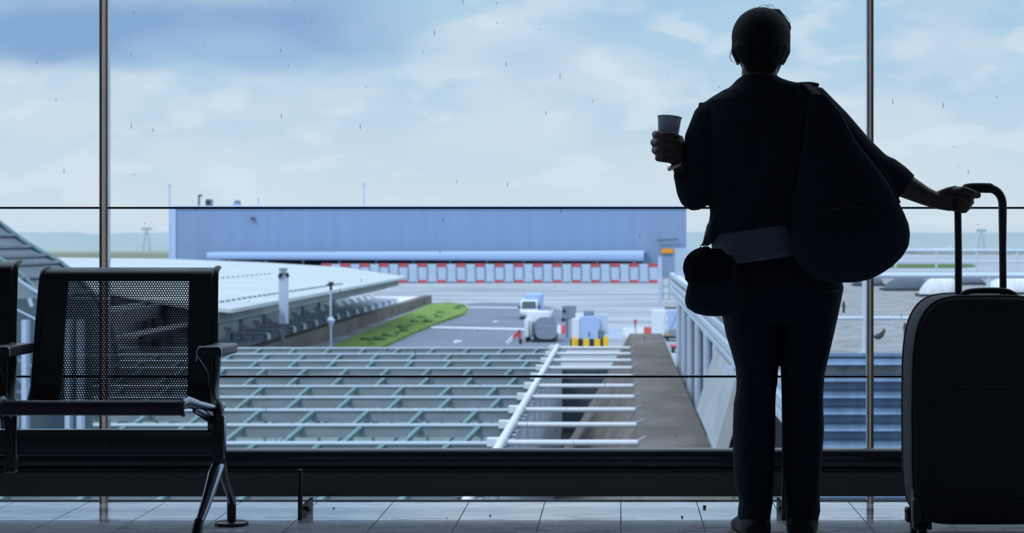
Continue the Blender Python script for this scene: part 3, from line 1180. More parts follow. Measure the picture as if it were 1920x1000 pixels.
b = MB()
path = smooth_path([P(1313, 472, 6.72), P(1313, 462, 6.74), P(1319, 457, 6.80), P(1325, 466, 6.75), P(1326, 474, 6.72)], 6)
b.loft(path, [0.0022] * len(path), 8)
b.build('ring', MT['gold'], kb, smooth=60)
b = MB()
path = smooth_path([P(1318, 460, 6.80), P(1345, 400, 6.755), P(1400, 290, 6.755), P(1455, 200, 6.778), P(1476, 168, 6.815), P(1484, 158, 6.87), P(1480, 170, 6.99), P(1440, 260, 7.04), P(1380, 380, 7.035)], 8)
b.loft(path, [(0.0025, 0.007)] * len(path), 8, up=(0.5, 0, 1), power=3)
b.build('strap', MT['bag'], kb, smooth=60)

# ================================================================== THE SUITCASE
DS = 6.93
sm_ = 1839
suit = thing('suitcase', 'tall black soft trolley suitcase with its handle pulled out, right of the person', 'suitcase', (P(sm_, 0, DS).x, DS, 0))
b = MB()
y1 = DS + 0.13
DF = DS - 0.13


def sc_ring(sx, sy, dep, bulge=0.0, n=72):
    out = []
    for i in range(n):
        a = 2 * math.pi * i / n
        c, s = math.cos(a), math.sin(a)
        pw = 2 / 7.0 if s < 0 else 2 / 5.0
        u = math.copysign(abs(c) ** pw, c)
        v = math.copysign(abs(s) ** pw, s)
        z = 0.398 + v * 0.349 * sy
        w = (0.2265 - 0.014 * max(0, v) ** 3) * sx
        w += 0.004 * (1 - v * v)
        out.append(Vector((P(sm_, 0, DS).x + u * w, dep, z)))
    return out


prof = [(0.90, 0.94, DF - 0.012), (0.955, 0.97, DF - 0.004), (0.985, 0.99, DF + 0.012), (1.0, 1.0, DF + 0.04), (1.0, 1.0, y1 - 0.04), (0.985, 0.99, y1 - 0.01), (0.94, 0.96, y1)]
rings = []
for sx, sy, dep in prof:
    rings.append([b.bm.verts.new(v) for v in sc_ring(sx, sy, dep)])
for a, c in zip(rings, rings[1:]):
    for i in range(72):
        b.bm.faces.new((a[i], a[(i + 1) % 72], c[(i + 1) % 72], c[i]))
b.bm.faces.new(rings[0]); b.bm.faces.new(rings[-1][::-1])
b.build('case_body', MT['suit'], suit, smooth=50)
for dep, sc1 in ((DF + 0.012, 0.988), (y1 - 0.02, 0.996)):
    b = MB()
    r = sc_ring(sc1, sc1 + 0.003, dep)
    b.loft(r + [r[0]], [0.0035] * (len(r) + 1), 8, caps=False)
    b.build('piping', MT['suitrim'], suit, smooth=180)
b = MB()
r = sc_ring(0.80, 0.50, DF - 0.0145)
r = [Vector((v.x, v.y, v.z - 0.10)) for v in r]
b.loft(r + [r[0]], [0.0025] * (len(r) + 1), 6, caps=False)
b.build('front_pocket_zip', MT['suitrim'], suit, smooth=180)
b = MB()
path = smooth_path([P(1803, 553, 6.88), P(1816, 547, 6.878), P(1838, 544.5, 6.876), P(1872, 544.5, 6.876), P(1890, 547, 6.878), P(1904, 554, 6.88)], 6)
b.loft(path, [(0.018, 0.0085)] * len(path), 12, up=(0, 0, 1), power=2.5)
b.build('carry_handle', MT['suitrim'], suit, smooth=60)
b = MB()
path = [P(1797, 560, HD), P(1797, 470, HD), P(1796, 400, HD)] + smooth_path([P(1796, 386, HD), P(1800, 366, HD), P(1814, 355, HD), P(1830, 353.5, HD), P(1855, 353.5, HD), P(1870, 360, HD), P(1878.5, 374, HD), P(1880, 392, HD)], 5) + [P(1880, 470, HD), P(1881, 560, HD)]
rad = []
for p in path:
    top = p.z > P(0, 398, HD).z
    rad.append(S(8.0 if top else 6.8, HD))
b.loft(path, rad, 14)
b.build('telescopic_handle', MT['suitrim'], suit, smooth=60)
b = MB()
path = smooth_path([P(1812, 354, HD - 0.001), P(1828, 352.5, HD - 0.001), P(1856, 352.8, HD - 0.001)], 5)
b.loft(path, [S(9.3, HD)] * len(path), 16, rnd=True)
b.build('grip', MT['rubber'], suit, smooth=60)
for sx in (-1, 1):
    for (yy, nm) in ((DF + 0.035, 0), (y1 - 0.05, 1)):
        xc = P(sm_, 0, DS).x + sx * 0.195
        b = MB(); b.tube((xc - 0.012, yy, 0.027), (xc + 0.012, yy, 0.027), 0.027, n=28)
        wv = b.build('wheel', MT['rubber'], suit, smooth=40)
        b = MB(); b.tube((xc - 0.0135, yy, 0.027), (xc + 0.0135, yy, 0.027), 0.012, n=20); b.build('hub', MT['suitrim'], wv, smooth=40)
        b = MB(); b.bbox((xc - 0.028, yy - 0.024, 0.032), (xc - 0.0145, yy + 0.024, 0.075), 0.005); b.bbox((xc + 0.0145, yy - 0.024, 0.032), (xc + 0.028, yy + 0.024, 0.075), 0.005)
        b.bbox((xc - 0.028, yy - 0.024, 0.056), (xc + 0.028, yy + 0.024, 0.078), 0.005)
        b.build('wheel_fork', MT['suitrim'], suit, smooth=50)
    xc = P(sm_, 0, DS).x + sx * 0.21
    b = MB(); b.bbox((xc - 0.016, DF + 0.0, 0.05), (xc + 0.016, DF + 0.06, 0.13), 0.010, 3)
    b.build('corner_guard', MT['suitrim'], suit, smooth=50)
xz = P(1709, 920, DF).x
b = MB()
b.torus((xz + 0.003, DF - 0.002, P(0, 922, DF).z), 0.005, 0.001, axis=(0, 1, 0), n=14, m=6)
b.bbox((xz - 0.001, DF - 0.004, P(0, 938, DF).z), (xz + 0.006, DF, P(0, 926, DF).z), 0.001)
b.build('zip_puller', MT['gold'], suit, smooth=50)

# ================================================================== OUTSIDE
M2 = {
    'apron': mat('apron_concrete', (160, 166, 176), 0.9, var=0.25, vscale=0.03, stretch=(1, 3.0, 1), spec=0.2),
    'asphalt': mat('blue_grey_asphalt', (120, 130, 148), 0.9, var=0.08, vscale=0.1, spec=0.2),
    'paint': mat('white_road_paint', (205, 212, 222), 0.8),
    'grass': mat('mown_grass', (128, 156, 84), 0.95, var=0.25, vscale=0.35, spec=0.1, col2=(100, 130, 68)),
    'tuft': mat('dark_grass', (84, 112, 68), 0.95, spec=0.1),
    'field': mat('dry_field', (122, 128, 108), 0.95, var=0.12, vscale=0.01, spec=0.1),
    'pit': mat('dark_concrete', (60, 62, 66), 0.9, var=0.25, vscale=0.25, spec=0.1),
    'ramp': mat('weathered_concrete', (116, 112, 110), 0.95, var=0.22, vscale=0.5, stretch=(1, 0.35, 1), spec=0.1),
    'pale': mat('pale_concrete', (168, 176, 182), 0.9, var=0.12, vscale=0.5, stretch=(4, 1, 0.6), spec=0.1),
    'white': mat('white_paint', (216, 224, 232), 0.6, var=0.03, vscale=1),
    'bluewhite': mat('bluish_white_steel', (178, 196, 220), 0.5, var=0.05, vscale=0.6),
    'roof': mat('pale_roof_membrane', (186, 196, 200), 0.8, var=0.12, vscale=0.12, stretch=(0.5, 1.6, 1)),
    'roofedge': mat('grey_roof_edge', (140, 150, 152), 0.8, var=0.1, vscale=0.3),
    'dark': mat('dark_recess', (60, 72, 86), 0.9),  # shade of recesses put into the colour; also serves dark walls and fittings
    'hangar': mat('blue_grey_cladding', (130, 154, 186), 0.7, var=0.04, vscale=0.06, stretch=(8, 1, 0.5)),
    'hangtrim': mat('pale_cladding_trim', (176, 196, 226), 0.7),
    'awn': mat('pale_blue_canopy', (160, 186, 226), 0.6),
    'red': mat('faded_red_paint', (184, 78, 88), 0.7, var=0.1, vscale=2),
    'orange': mat('orange_sign', (242, 158, 30), 0.6),
    'yellow': mat('yellow_paint', (236, 190, 40), 0.6),
    'yb': two_tone('yellow_black_stripes', (236, 190, 40), (26, 38, 50), 0, 0.9, 0.45),
    'rw': two_tone('red_white_stripes', (222, 226, 232), (204, 84, 84), 0, 2.4, 0.5),
    'vblack': mat('vehicle_black', (28, 34, 42), 0.5),
    'vglass': mat('vehicle_glass', (50, 66, 80), 0.1, spec=0.8),
    'vgrey': mat('vehicle_grey', (128, 142, 160), 0.5, var=0.06),
    'greyblue': mat('grey_blue_enamel', (104, 124, 144), 0.6),
    'teal': mat('greenish_roof_glass', (78, 106, 102), 0.5, var=0.2, vscale=0.35, stretch=(0.35, 2.2, 1), col2=(108, 136, 130)),
    'tealtube': mat('pale_teal_tube', (100, 132, 138), 0.5),
    'truss': mat('pale_grey_truss', (130, 142, 152), 0.6, var=0.16, vscale=0.6, stretch=(1, 1, 3)),
    'canopy': mat('grey_green_canopy', (74, 94, 106), 0.5, var=0.2, vscale=0.5),
    'gravel': mat('roof_gravel', (146, 148, 152), 0.95, var=0.3, vscale=3.2, detail=8, spec=0.1, bump=0.6, bscale=8),
    'corr': mat('steel_blue_corrugated', (112, 140, 172), 0.45, 0.25, var=0.14, vscale=1.6, stretch=(3, 1, 0.7)),
    'dome': mat('milky_rooflight', (206, 212, 218), 0.6, var=0.12, vscale=2, stretch=(4, 1, 1)),
    'domebase': mat('dark_rooflight_kerb', (46, 54, 64), 0.8),
    'domed': mat('dusty_dark_rooflight', (84, 98, 112), 0.9, var=0.1, vscale=2),
    'rail': mat('galvanised_rail', (196, 212, 228), 0.45, 0.2),
    'bird': mat('bird_plumage', (52, 56, 62), 0.8),
    'pipe': mat('dark_pipe', (58, 64, 70), 0.7),
    'forest': mat('far_woodland', (66, 92, 104), 1.0, var=0.2, vscale=0.02, spec=0.0),
}

GZ = EYE - 9.0                    # level of the apron


def ob(name, m, fn, label=None, cat=None, parent=None, kind=None, group=None, **kw):
    b_ = MB()
    fn(b_)
    o = b_.build(name, m, parent, **kw)
    tag(o, label, cat, group, kind)
    return o


# ground
o = ob('ground', M2['apron'], lambda b: b.box((-900, 157, GZ - 6), (900, 7000, GZ)), kind='structure')
ob('ground', M2['apron'], lambda b: b.box((-900, 141, GZ - 6), (-4.1, 157, GZ)), kind='structure')
ob('ground', M2['apron'], lambda b: b.box((2.7, 141, GZ - 6), (120, 157, GZ)), kind='structure')
ob('pit_end_wall', M2['dark'], lambda b: b.box((-4.1, 156.6, GZ - 4.5), (2.7, 157, GZ - 0.02)), kind='structure')  # dark panel carries the shade at the far end of the pit
ob('ground', M2['apron'], lambda b: b.box((2.7, 8.6, GZ - 6), (120, 141, GZ)), kind='structure')
ob('pit_floor', M2['pit'], lambda b: b.box((-90, 8.6, GZ - 6.0), (2.7, 157, GZ - 4.5)), kind='structure')
ob('wall_outer', M2['pit'], lambda b: b.box((-20, 7.0, -14), (20, 7.88, -0.21)), kind='structure')


def gpoly(b, pts, h, th=0.02):
    ps = [G(x, y, h) for x, y in pts]
    b.prism(ps, (0, 0, -th))


ob('road', M2['asphalt'], lambda b: gpoly(b, [(700, 660), (729, 644), (780, 622), (830, 602), (872, 588), (886, 576), (872, 570), (905, 567), (978, 568), (1030, 575), (1072, 590), (1086, 612), (1060, 660)], 8.97), kind='structure')
for pts in ([(884, 575.5), (980, 576.5), (980, 578), (880, 577)], [(812, 612), (985, 616), (985, 619), (806, 615)]):
    ob('road_marking', M2['paint'], lambda b: gpoly(b, pts, 8.94), kind='structure')
for (ax_, ay, s_) in ((857, 640, 1.0), (928, 603, 0.6)):
    pts = [(ax_ - 8 * s_, ay + 2 * s_), (ax_ - 1 * s_, ay - 3 * s_), (ax_ - 1 * s_, ay - 1.2 * s_), (ax_ + 9 * s_, ay - 2.0 * s_), (ax_ + 8 * s_, ay + 1.0 * s_), (ax_ + 0 * s_, ay + 1.3 * s_), (ax_ - 1 * s_, ay + 3.4 * s_)]
    ob('road_arrow', M2['paint'], lambda b: gpoly(b, pts, 8.94), kind='structure')
ob('kerb', M2['roofedge'], lambda b: gpoly(b, [(700, 660), (731, 645), (782, 623), (832, 603), (874, 589), (885, 578), (872, 569), (840, 565), (805, 568), (640, 640), (600, 660)], 8.9, 0.1), kind='structure')
ob('grass', M2['grass'], lambda b: gpoly(b, [(690, 660), (723, 645), (775, 622), (828, 601), (868, 588), (878, 578), (868, 571), (840, 567.5), (805, 570.5), (640, 642), (620, 655)], 8.7, 0.3), kind='stuff', label='strip of bright green grass between the road and the low grey wall', cat='grass')
rnd = random.Random(5)


def tufts(b):
    for q in range(26):
        t_ = rnd.uniform(0, 1)
        x = 690 + t_ * 170 + rnd.uniform(-6, 10)
        y = 645 - t_ * 66 + rnd.uniform(-9, 3)
        p = G(x, y, 8.7)
        b.ball(p, (rnd.uniform(.2, .6), rnd.uniform(.3, .9), rnd.uniform(.1, .3)), 8)


ob('grass_tufts', M2['tuft'], tufts, kind='stuff', label='dark clumps growing in the bright grass strip beside the road', cat='grass', smooth=180)
ob('field', M2['field'], lambda b: gpoly(b, [(-60, 484), (330, 484), (330, 467.5), (-60, 467.5)], 8.95), kind='structure')
ob('field', M2['field'], lambda b: gpoly(b, [(1280, 477), (2000, 477), (2000, 467.5), (1280, 467.5)], 8.95), kind='structure')
ob('field', M2['tuft'], lambda b: gpoly(b, [(1640, 503), (1800, 503), (1835, 500), (1820, 495), (1640, 495)], 8.95), kind='structure')


# far wooded ridge in haze
def ridge(b):
    rr = random.Random(9)
    n_ = 150
    xs = [-620 + 1120 * i / n_ for i in range(n_ + 1)]
    D_ = 1860.0
    front, top, back = [], [], []
    for i, x in enumerate(xs):
        px = CX + x * F / D_
        y = 436 + 2.0 * noise.noise(Vector((x * 0.02, 0, 0))) + 1.2 * noise.noise(Vector((x * 0.11, 3, 0)))
        if 150 < px < 190:
            y += 3
        z = EYE - (y - CY) / F * D_
        front.append(b.bm.verts.new((x, D_, GZ)))
        top.append(b.bm.verts.new((x, D_ + 30, z)))
        back.append(b.bm.verts.new((x, D_ + 140, GZ)))
    for i in range(n_):
        b.bm.faces.new((front[i], front[i + 1], top[i + 1], top[i]))
        b.bm.faces.new((top[i], top[i + 1], back[i + 1], back[i]))


ob('wooded_ridge', M2['forest'], ridge, kind='structure')
hz = bpy.data.materials.new('distance_haze')
hz.use_nodes = True
ht = hz.node_tree
ht.nodes.clear()
hv = ht.nodes.new('ShaderNodeVolumeScatter')
hv.inputs['Color'].default_value = (0.66, 0.86, 1.0, 1)
hv.inputs['Density'].default_value = 0.0027
hv.inputs['Anisotropy'].default_value = 0.2
ho = ht.nodes.new('ShaderNodeOutputMaterial')
ht.links.new(hv.outputs[0], ho.inputs['Volume'])
ob('distance_haze', hz, lambda b: b.box((-1500, 1250, GZ + 0.05), (1500, 1855, 9.5)), kind='stuff', label='thin blue haze over the distant airfield', cat='haze')

# ------------------------------------------------ hangar
HG = 520.0
t = thing('hangar', 'very long flat blue-grey hangar across the far side of the airfield', 'building', (P(806, 0, HG).x, HG + 30, GZ))
p0, p1 = P(326, 389, HG), P(1287, 389, HG)
ob('wall', M2['hangar'], lambda b: b.box((p0.x, HG, GZ), (p1.x, HG + 60, p0.z)), parent=t)
ob('roof_trim', M2['hangtrim'], lambda b: b.box((p0.x - 0.3, HG - 0.4, P(0, 391, HG).z), (p1.x + 0.3, HG + 60, P(0, 386, HG).z)), parent=t)
ob('corner_trim', M2['hangtrim'], lambda b: b.box((p0.x - 0.9, HG - 0.3, GZ), (p0.x + 0.5, HG + 1, P(0, 389, HG).z)), parent=t)
ca, cb_ = P(387, 474, HG - 22), P(1207, 487, HG - 22)
cn = ob('canopy', M2['awn'], lambda b: (b.box((ca.x, HG - 21, cb_.z), (cb_.x, HG - 0.3, ca.z)),
        b.loft([(ca.x, HG - 21, (ca.z + cb_.z) / 2), (cb_.x, HG - 21, (ca.z + cb_.z) / 2)], ((ca.z - cb_.z) / 2, 1.2), 16, up=(0, 0, 1), power=3)), parent=t, smooth=40)
ob('canopy_upstand', M2['hangar'], lambda b: b.box((P(395, 0, HG - 5).x, HG - 5, P(0, 474, HG).z), (P(1212, 0, HG - 5).x, HG - 0.3, P(0, 470, HG).z)), parent=t)
ob('recess_shade_panel', M2['dark'], lambda b: b.box((P(420, 0, HG).x, HG - 0.5, GZ), (P(1205, 0, HG).x, HG - 0.1, cb_.z - 0.2)), parent=t)  # dark panel stands in for the shaded recess under the canopy
for k_ in range(12):
    x = P(430 + k_ * 69, 0, HG - 10).x
    ob('canopy_column', M2['hangtrim'], lambda b: b.box((x - 0.25, HG - 10.3, GZ), (x + 0.25, HG - 9.8, cb_.z)), parent=t)
ob('orange_sign', M2['orange'], lambda b: b.box(tuple(P(1240.5, 466.5, HG - 0.6)), tuple(P(1262, 475, HG - 0.2))), parent=t, label='orange sign board')
ob('wall_lamp', M2['dark'], lambda b: b.box(tuple(P(470, 408, HG - 1)), tuple(P(478, 411.5, HG - 0.1))), parent=t)
ob('wall_bracket', M2['dark'], lambda b: b.bar(P(1232, 451, HG - 1), P(1272, 449, HG - 1), 0.4, 0.25), parent=t)
for (px, yt, lab) in ((682, 346, 'thin mast rising from the middle of the hangar roof'), (484, 374, 'short thin aerial on the hangar roof right of the dome')):
    q0, q1 = P(px, yt, HG + 3), P(px, 386, HG + 3)
    ob('roof_mast', M2['bluewhite'], lambda b: (b.tube(q0, q1, 0.16, n=10), b.box(q0 - Vector((.3, .3, 0)), q0 + Vector((.3, .3, .3)))), label=lab, cat='mast', group='masts by the hangar')
q0 = P(318, 349, HG - 8)
ob('tall_mast', M2['bluewhite'], lambda b: (b.tube((q0.x, q0.y, q0.z), (q0.x, q0.y, GZ), 0.17, 0.26, n=10), b.box(q0 - Vector((.35, .35, 0)), q0 + Vector((.35, .35, .4)))), label='tall thin mast standing on the ground at the left end of the hangar', cat='mast', group='masts by the hangar')
t = thing('roof_lamp', 'short lamp with a side arm on the hangar roof, left of the dark box', 'lamp', P(375, 386, HG + 4))
ob('pole', M2['greyblue'], lambda b: b.tube(P(373, 366, HG + 4), P(373, 386, HG + 4), 0.28, n=10), parent=t)
ob('lamp_head', M2['dark'], lambda b: b.box(tuple(P(372, 365, HG + 3.5)), tuple(P(379.5, 368.5, HG + 4.5))), parent=t)
t = thing('roof_unit', 'dark louvred box unit on the hangar roof right of the short lamp', 'vent', P(392, 386, HG + 5))
ob('casing', M2['greyblue'], lambda b: b.box(tuple(P(385, 373.5, HG + 3)), tuple(P(399.5, 386, HG + 6))), parent=t, bevel=0.1)
ob('louvre', M2['vblack'], lambda b: b.box(tuple(P(386.5, 376, HG + 2.9)), tuple(P(394, 383.5, HG + 3))), parent=t)
t = thing('roof_dome', 'small rounded dome unit on the hangar roof right of the dark box', 'vent', P(445, 386, HG + 5))
ob('dome', M2['greyblue'], lambda b: b.ball(P(445, 381.5, HG + 5), (S(7, HG), S(7, HG), S(6.5, HG)), 16), parent=t, smooth=180)
ob('dome_base', M2['hangtrim'], lambda b: b.box(tuple(P(436, 382.5, HG + 4)), tuple(P(453, 386, HG + 6))), parent=t)

# ------------------------------------------------ blast fence
FD = 450.0
t = thing('blast_fence', 'long low fence of pale panels with red blocks in front of the hangar', 'fence', (P(920, 0, FD).x, FD, GZ))
zt_, zb_ = P(0, 494, FD).z, GZ
for k_ in range(35):
    xa = P(602.5 + k_ * 18.03, 0, FD).x
    xb = P(602.5 + (k_ + 1) * 18.03, 0, FD).x
    red = k_ % 2 == 0

    def pan(b):
        if red:
            b.box((xa + 0.03, FD, zb_ + 0.6), (xb - 0.03, FD + 0.25, zt_ - 0.75))
        else:
            b.box((xa + 0.03, FD + 0.05, zb_ + 0.6), (xb - 0.03, FD + 0.25, zt_ - 0.12))
            b.box((xa + 0.25, FD - 0.3, zb_ + 0.25), (xb - 0.25, FD, zb_ + 0.62))
    pn = ob('panel', M2['bluewhite'], pan, parent=t)
    ob('post', M2['greyblue'], lambda b: b.bar((xa, FD - 0.1, zt_ - 0.2), (xa + 0.14, FD - 0.25, zb_), 0.10, 0.12), parent=pn)
    if red:
        ob('red_block', M2['red'], lambda b: (b.box((xa + 0.05, FD - 0.08, zt_ - 0.72), (xb - 0.05, FD + 0.25, zt_))), parent=pn)
        ob('red_block', M2['red'], lambda b: (b.box((xa + 0.05, FD - 0.3, zb_), (xb - 0.05, FD + 0.25, zb_ + 0.58))), parent=pn)
    else:
        ob('foot_block', M2['greyblue'], lambda b: b.box((xa + 0.05, FD - 0.2, zb_), (xb - 0.05, FD + 0.25, zb_ + 0.25)), parent=pn)

# gate post and ladder frame on the apron
q = G(1238, 568, 9)
ob('apron_post', M2['bluewhite'], lambda b: (b.box((q.x - 0.27, q.y, GZ), (q.x + 0.12, q.y + 0.3, P(0, 481, q.y).z)), b.box((q.x + 0.13, q.y - 0.05, GZ), (q.x + 0.24, q.y + 0.3, P(0, 483, q.y).z - 0.2))), label='tall pale square post on the apron right of the fence', cat='post')
q = G(1249, 562, 9)


def ladder(b):
    for dx in (-0.48, 0.48):
        b.box((q.x + dx - 0.06, q.y, GZ), (q.x + dx + 0.06, q.y + 0.12, P(0, 520, q.y).z))
    for z_ in (0.9, 1.9, 3.05):
        b.box((q.x - 0.48, q.y, GZ + z_), (q.x + 0.48, q.y + 0.1, GZ + z_ + 0.1))


ob('ladder_frame', M2['greyblue'], ladder, label='small grey ladder-like frame beside the tall pale post', cat='frame')

# ------------------------------------------------ station roof on the left
t = thing('station_roof', 'wide pale flat roof with grey open side, left of the road', 'building', (-45, 180, GZ))
rp = [(764, 519), (640, 501), (490, 492), (320, 486), (110, 483), (-120, 483), (-120, 545), (205, 547), (355, 573), (434, 580)]


def rf(b):
    b.prism([G(x, y, 4.0) for x, y in rp], (0, 0, -0.22))


ob('roof', M2['roof'], rf, parent=t)
ob('eaves', M2['roofedge'], lambda b: b.box((-24.5, 128, EYE - 4.9), (-23.0, 232, EYE - 4.25)), parent=t)
ob('eaves_lining', M2['pale'], lambda b: b.box((-30, 128, EYE - 5.1), (-29.5, 232, EYE - 4.25)), parent=t)
ob('lower_ledge', M2['roofedge'], lambda b: b.box((-26.8, 118, EYE - 5.35), (-25.2, 240, EYE - 5.15)), parent=t)
ob('lower_ledge_edge', M2['dark'], lambda b: b.box((-25.4, 118, EYE - 5.4), (-25.1, 240, EYE - 5.15)), parent=t)
ob('rear_wall', M2['white'], lambda b: b.box((-32, 120, EYE - 8.0), (-31.7, 262, EYE - 4.3)), parent=t)
for k_ in range(11):
    yy = 126 + 12 * k_
    ob('column', M2['pale'], lambda b: b.box((-31.7, yy, EYE - 8.0), (-31.4, yy + 0.3, EYE - 4.3)), parent=t)
fr = [(x, y) for x, y in ((402, 578), (355, 573), (205, 547), (60, 546))]


def fwall(b):
    ps = [G(x, y, 4.0) + Vector((0, 1.0, 0)) for x, y in fr]
    for a_, c_ in zip(ps, ps[1:]):
        b.prism([(a_.x, a_.y, EYE - 8), (c_.x, c_.y, EYE - 8), (c_.x, c_.y, EYE - 4.25), (a_.x, a_.y, EYE - 4.25)], (0, 0.3, 0))


ob('front_wall', M2['dark'], fwall, parent=t, label='dark glazed front wall')
stud = None
for (xa, ya, xb, yb, n_) in ((405, 566, 640, 531.5, 30), (408, 521, 505, 513, 12)):
    for k_ in range(n_):
        ua = 1 / (ya - CY) + (1 / (yb - CY) - 1 / (ya - CY)) * k_ / (n_ - 1)
        y_ = CY + 1 / ua
        x_ = xa + (xb - xa) * (y_ - ya) / (yb - ya)
        g = G(x_, y_, 3.9)
        if stud is None:
            stud = ob('roof_stud', M2['greyblue'], lambda b: b.box((g.x - 0.09, g.y - 0.3, g.z - 0.1), (g.x + 0.09, g.y + 0.3, g.z + 0.02)), parent=t)
            base0 = stud.location.copy() - g
        else:
            c = stud.copy(); COL.objects.link(c); c.location = g + base0

# lower deck and row of duct units
ob('deck', M2['white'], lambda b: b.box((-60, 118, GZ), (-27.0, 308, EYE - 8.0)), kind='structure')
ob('retaining_wall', M2['ramp'], lambda b: b.box((-27.0, 118, GZ), (-26.0, 308, EYE - 7.82)), label='long low grey wall between the duct units and the grass strip', cat='wall')
unit0 = None
ux = [508, 533, 556, 575, 597, 619, 638, 656, 673, 688, 702, 715, 727, 738, 748]
for k_, x_ in enumerate(ux):
    D_ = 27.25 * F / (CX - x_)
    z_ = EYE - 8.0
    if unit0 is None:
        unit0 = thing('duct_unit', 'long white air duct unit on the grey deck, nearest of the row', 'duct', (-27.3, D_, z_), 'white duct units in a row below the pale roof')

        def duct(b):
            p = [(-27.42, D_, z_ + 0.05), (-27.42, D_, z_ + 0.42), (-27.5, D_, z_ + 0.56), (-27.7, D_, z_ + 0.62), (-30.4, D_, z_ + 0.62)]
            b.loft([Vector(v) for v in p], [(0.08, 0.6)] * 5, 12, up=(0, 1, 0), power=4)
            b.bar((-30.35, D_, z_ + 0.6), (-30.8, D_ + 0.6, z_ + 1.0), 0.5, 0.12)
            b.box((-30.6, D_ - 0.6, z_), (-30.3, D_ + 0.6, z_ + 0.6))
        ob('duct', M2['white'], duct, parent=unit0, smooth=40)
        for q_ in range(3):
            xx = -30.15 + q_ * 0.92
            ob('box', M2['bluewhite'], lambda b: b.box((xx, D_ - 0.5, z_), (xx + 0.62, D_ + 0.6, z_ + 0.5)), parent=unit0)
        u_loc = unit0.location.copy()
    else:
        c = copy_tree(unit0)
        c.location = (u_loc.x, D_, u_loc.z)
        nth = ['', 'second', 'third', 'fourth', 'fifth', 'sixth', 'seventh', 'eighth', 'ninth', 'tenth', 'eleventh', 'twelfth', 'thirteenth', 'fourteenth'][k_] if k_ < 14 else ''
        c['label'] = ('white air duct unit on the grey deck, %s of the row counted from the nearest' % nth) if nth else 'white air duct unit on the grey deck, farthest of the row'

# sign pylon
D_ = 142.5
t = thing('sign_pylon', 'tall narrow white sign pylon rising in front of the pale roof', 'sign', (P(531, 0, D_).x, D_, GZ))
ob('panel', M2['bluewhite'], lambda b: b.box(tuple(P(522, 516, D_)), tuple(P(541, 608, D_ + 0.3))), parent=t, bevel=0.03)
ob('post', M2['greyblue'], lambda b: b.box((P(530, 0, D_).x - 0.1, D_ + 0.1, GZ), (P(530, 0, D_).x + 0.1, D_ + 0.2, P(0, 606, D_).z)), parent=t)
ob('head', M2['vgrey'], lambda b: (b.box(tuple(P(523, 503, D_)), tuple(P(539, 509, D_ + 0.3))), b.box(tuple(P(527, 509, D_)), tuple(P(536, 517, D_ + 0.3)))), parent=t)
ob('floodlight', M2['vblack'], lambda b: b.bar(P(527, 512, D_ - 0.1), P(523.5, 521, D_ - 0.1), 0.14, 0.2), parent=t)
ob('floodlight', M2['vblack'], lambda b: b.bar(P(537, 512, D_ - 0.1), P(540.5, 520, D_ - 0.1), 0.14, 0.2), parent=t)
ob('mark', M2['red'], lambda b: b.bar(P(532.5, 586, D_ - 0.01), P(531.5, 601, D_ - 0.01), 0.05, 0.02), parent=t, label='small faded red mark')

# lamp post with camera
D_ = 160.0
t = thing('camera_post', 'slim pale pole with a black camera on top beside the grass strip', 'pole', (P(620, 0, D_).x, D_, GZ))
ob('pole', M2['bluewhite'], lambda b: (b.tube(P(620, 543, D_), (P(620, 0, D_).x, D_, GZ), 0.065, 0.08, n=10), b.loft([P(620, 594, D_), P(620, 601, D_), P(620, 612, D_)], [0.1, 0.32, 0.1], 12)), parent=t, smooth=40)
ob('camera_head', M2['vblack'], lambda b: (b.box(tuple(P(616, 529, D_ - .2)), tuple(P(626, 535, D_ + .3))), b.box(tuple(P(612, 533, D_ - .1)), tuple(P(619, 536, D_ + .1))), b.box(tuple(P(618, 535, D_ - .1)), tuple(P(623, 544, D_ + .1)))), parent=t)


# ------------------------------------------------ vehicles
def wheels(t, xs, ys, r, w):
    for x in xs:
        for y in ys:
            o_ = ob('wheel', M2['vblack'], lambda b: b.tube((x - w / 2, y, GZ + r), (x + w / 2, y, GZ + r), r, n=20), parent=t, smooth=40)
            ob('hub', M2['vgrey'], lambda b: b.tube((x - w / 2 - .02, y, GZ + r), (x + w / 2 + .02, y, GZ + r), r * 0.5, n=12), parent=o_, smooth=40)


q = G(991, 600, 9)
t = thing('delivery_van', 'white high-roofed van facing the camera on the grey road', 'van', (q.x, q.y + 3, GZ))
vx, vy = q.x, q.y


def vanbody(b):
    pr = [(0, 0.35), (0, 0.95), (0.7, 1.12), (1.5, 2.0), (2.0, 2.12), (6.2, 2.18), (6.3, 0.35)]
    b.prism([(vx - 0.95, vy + a, GZ + z) for a, z in pr], (1.9, 0, 0))


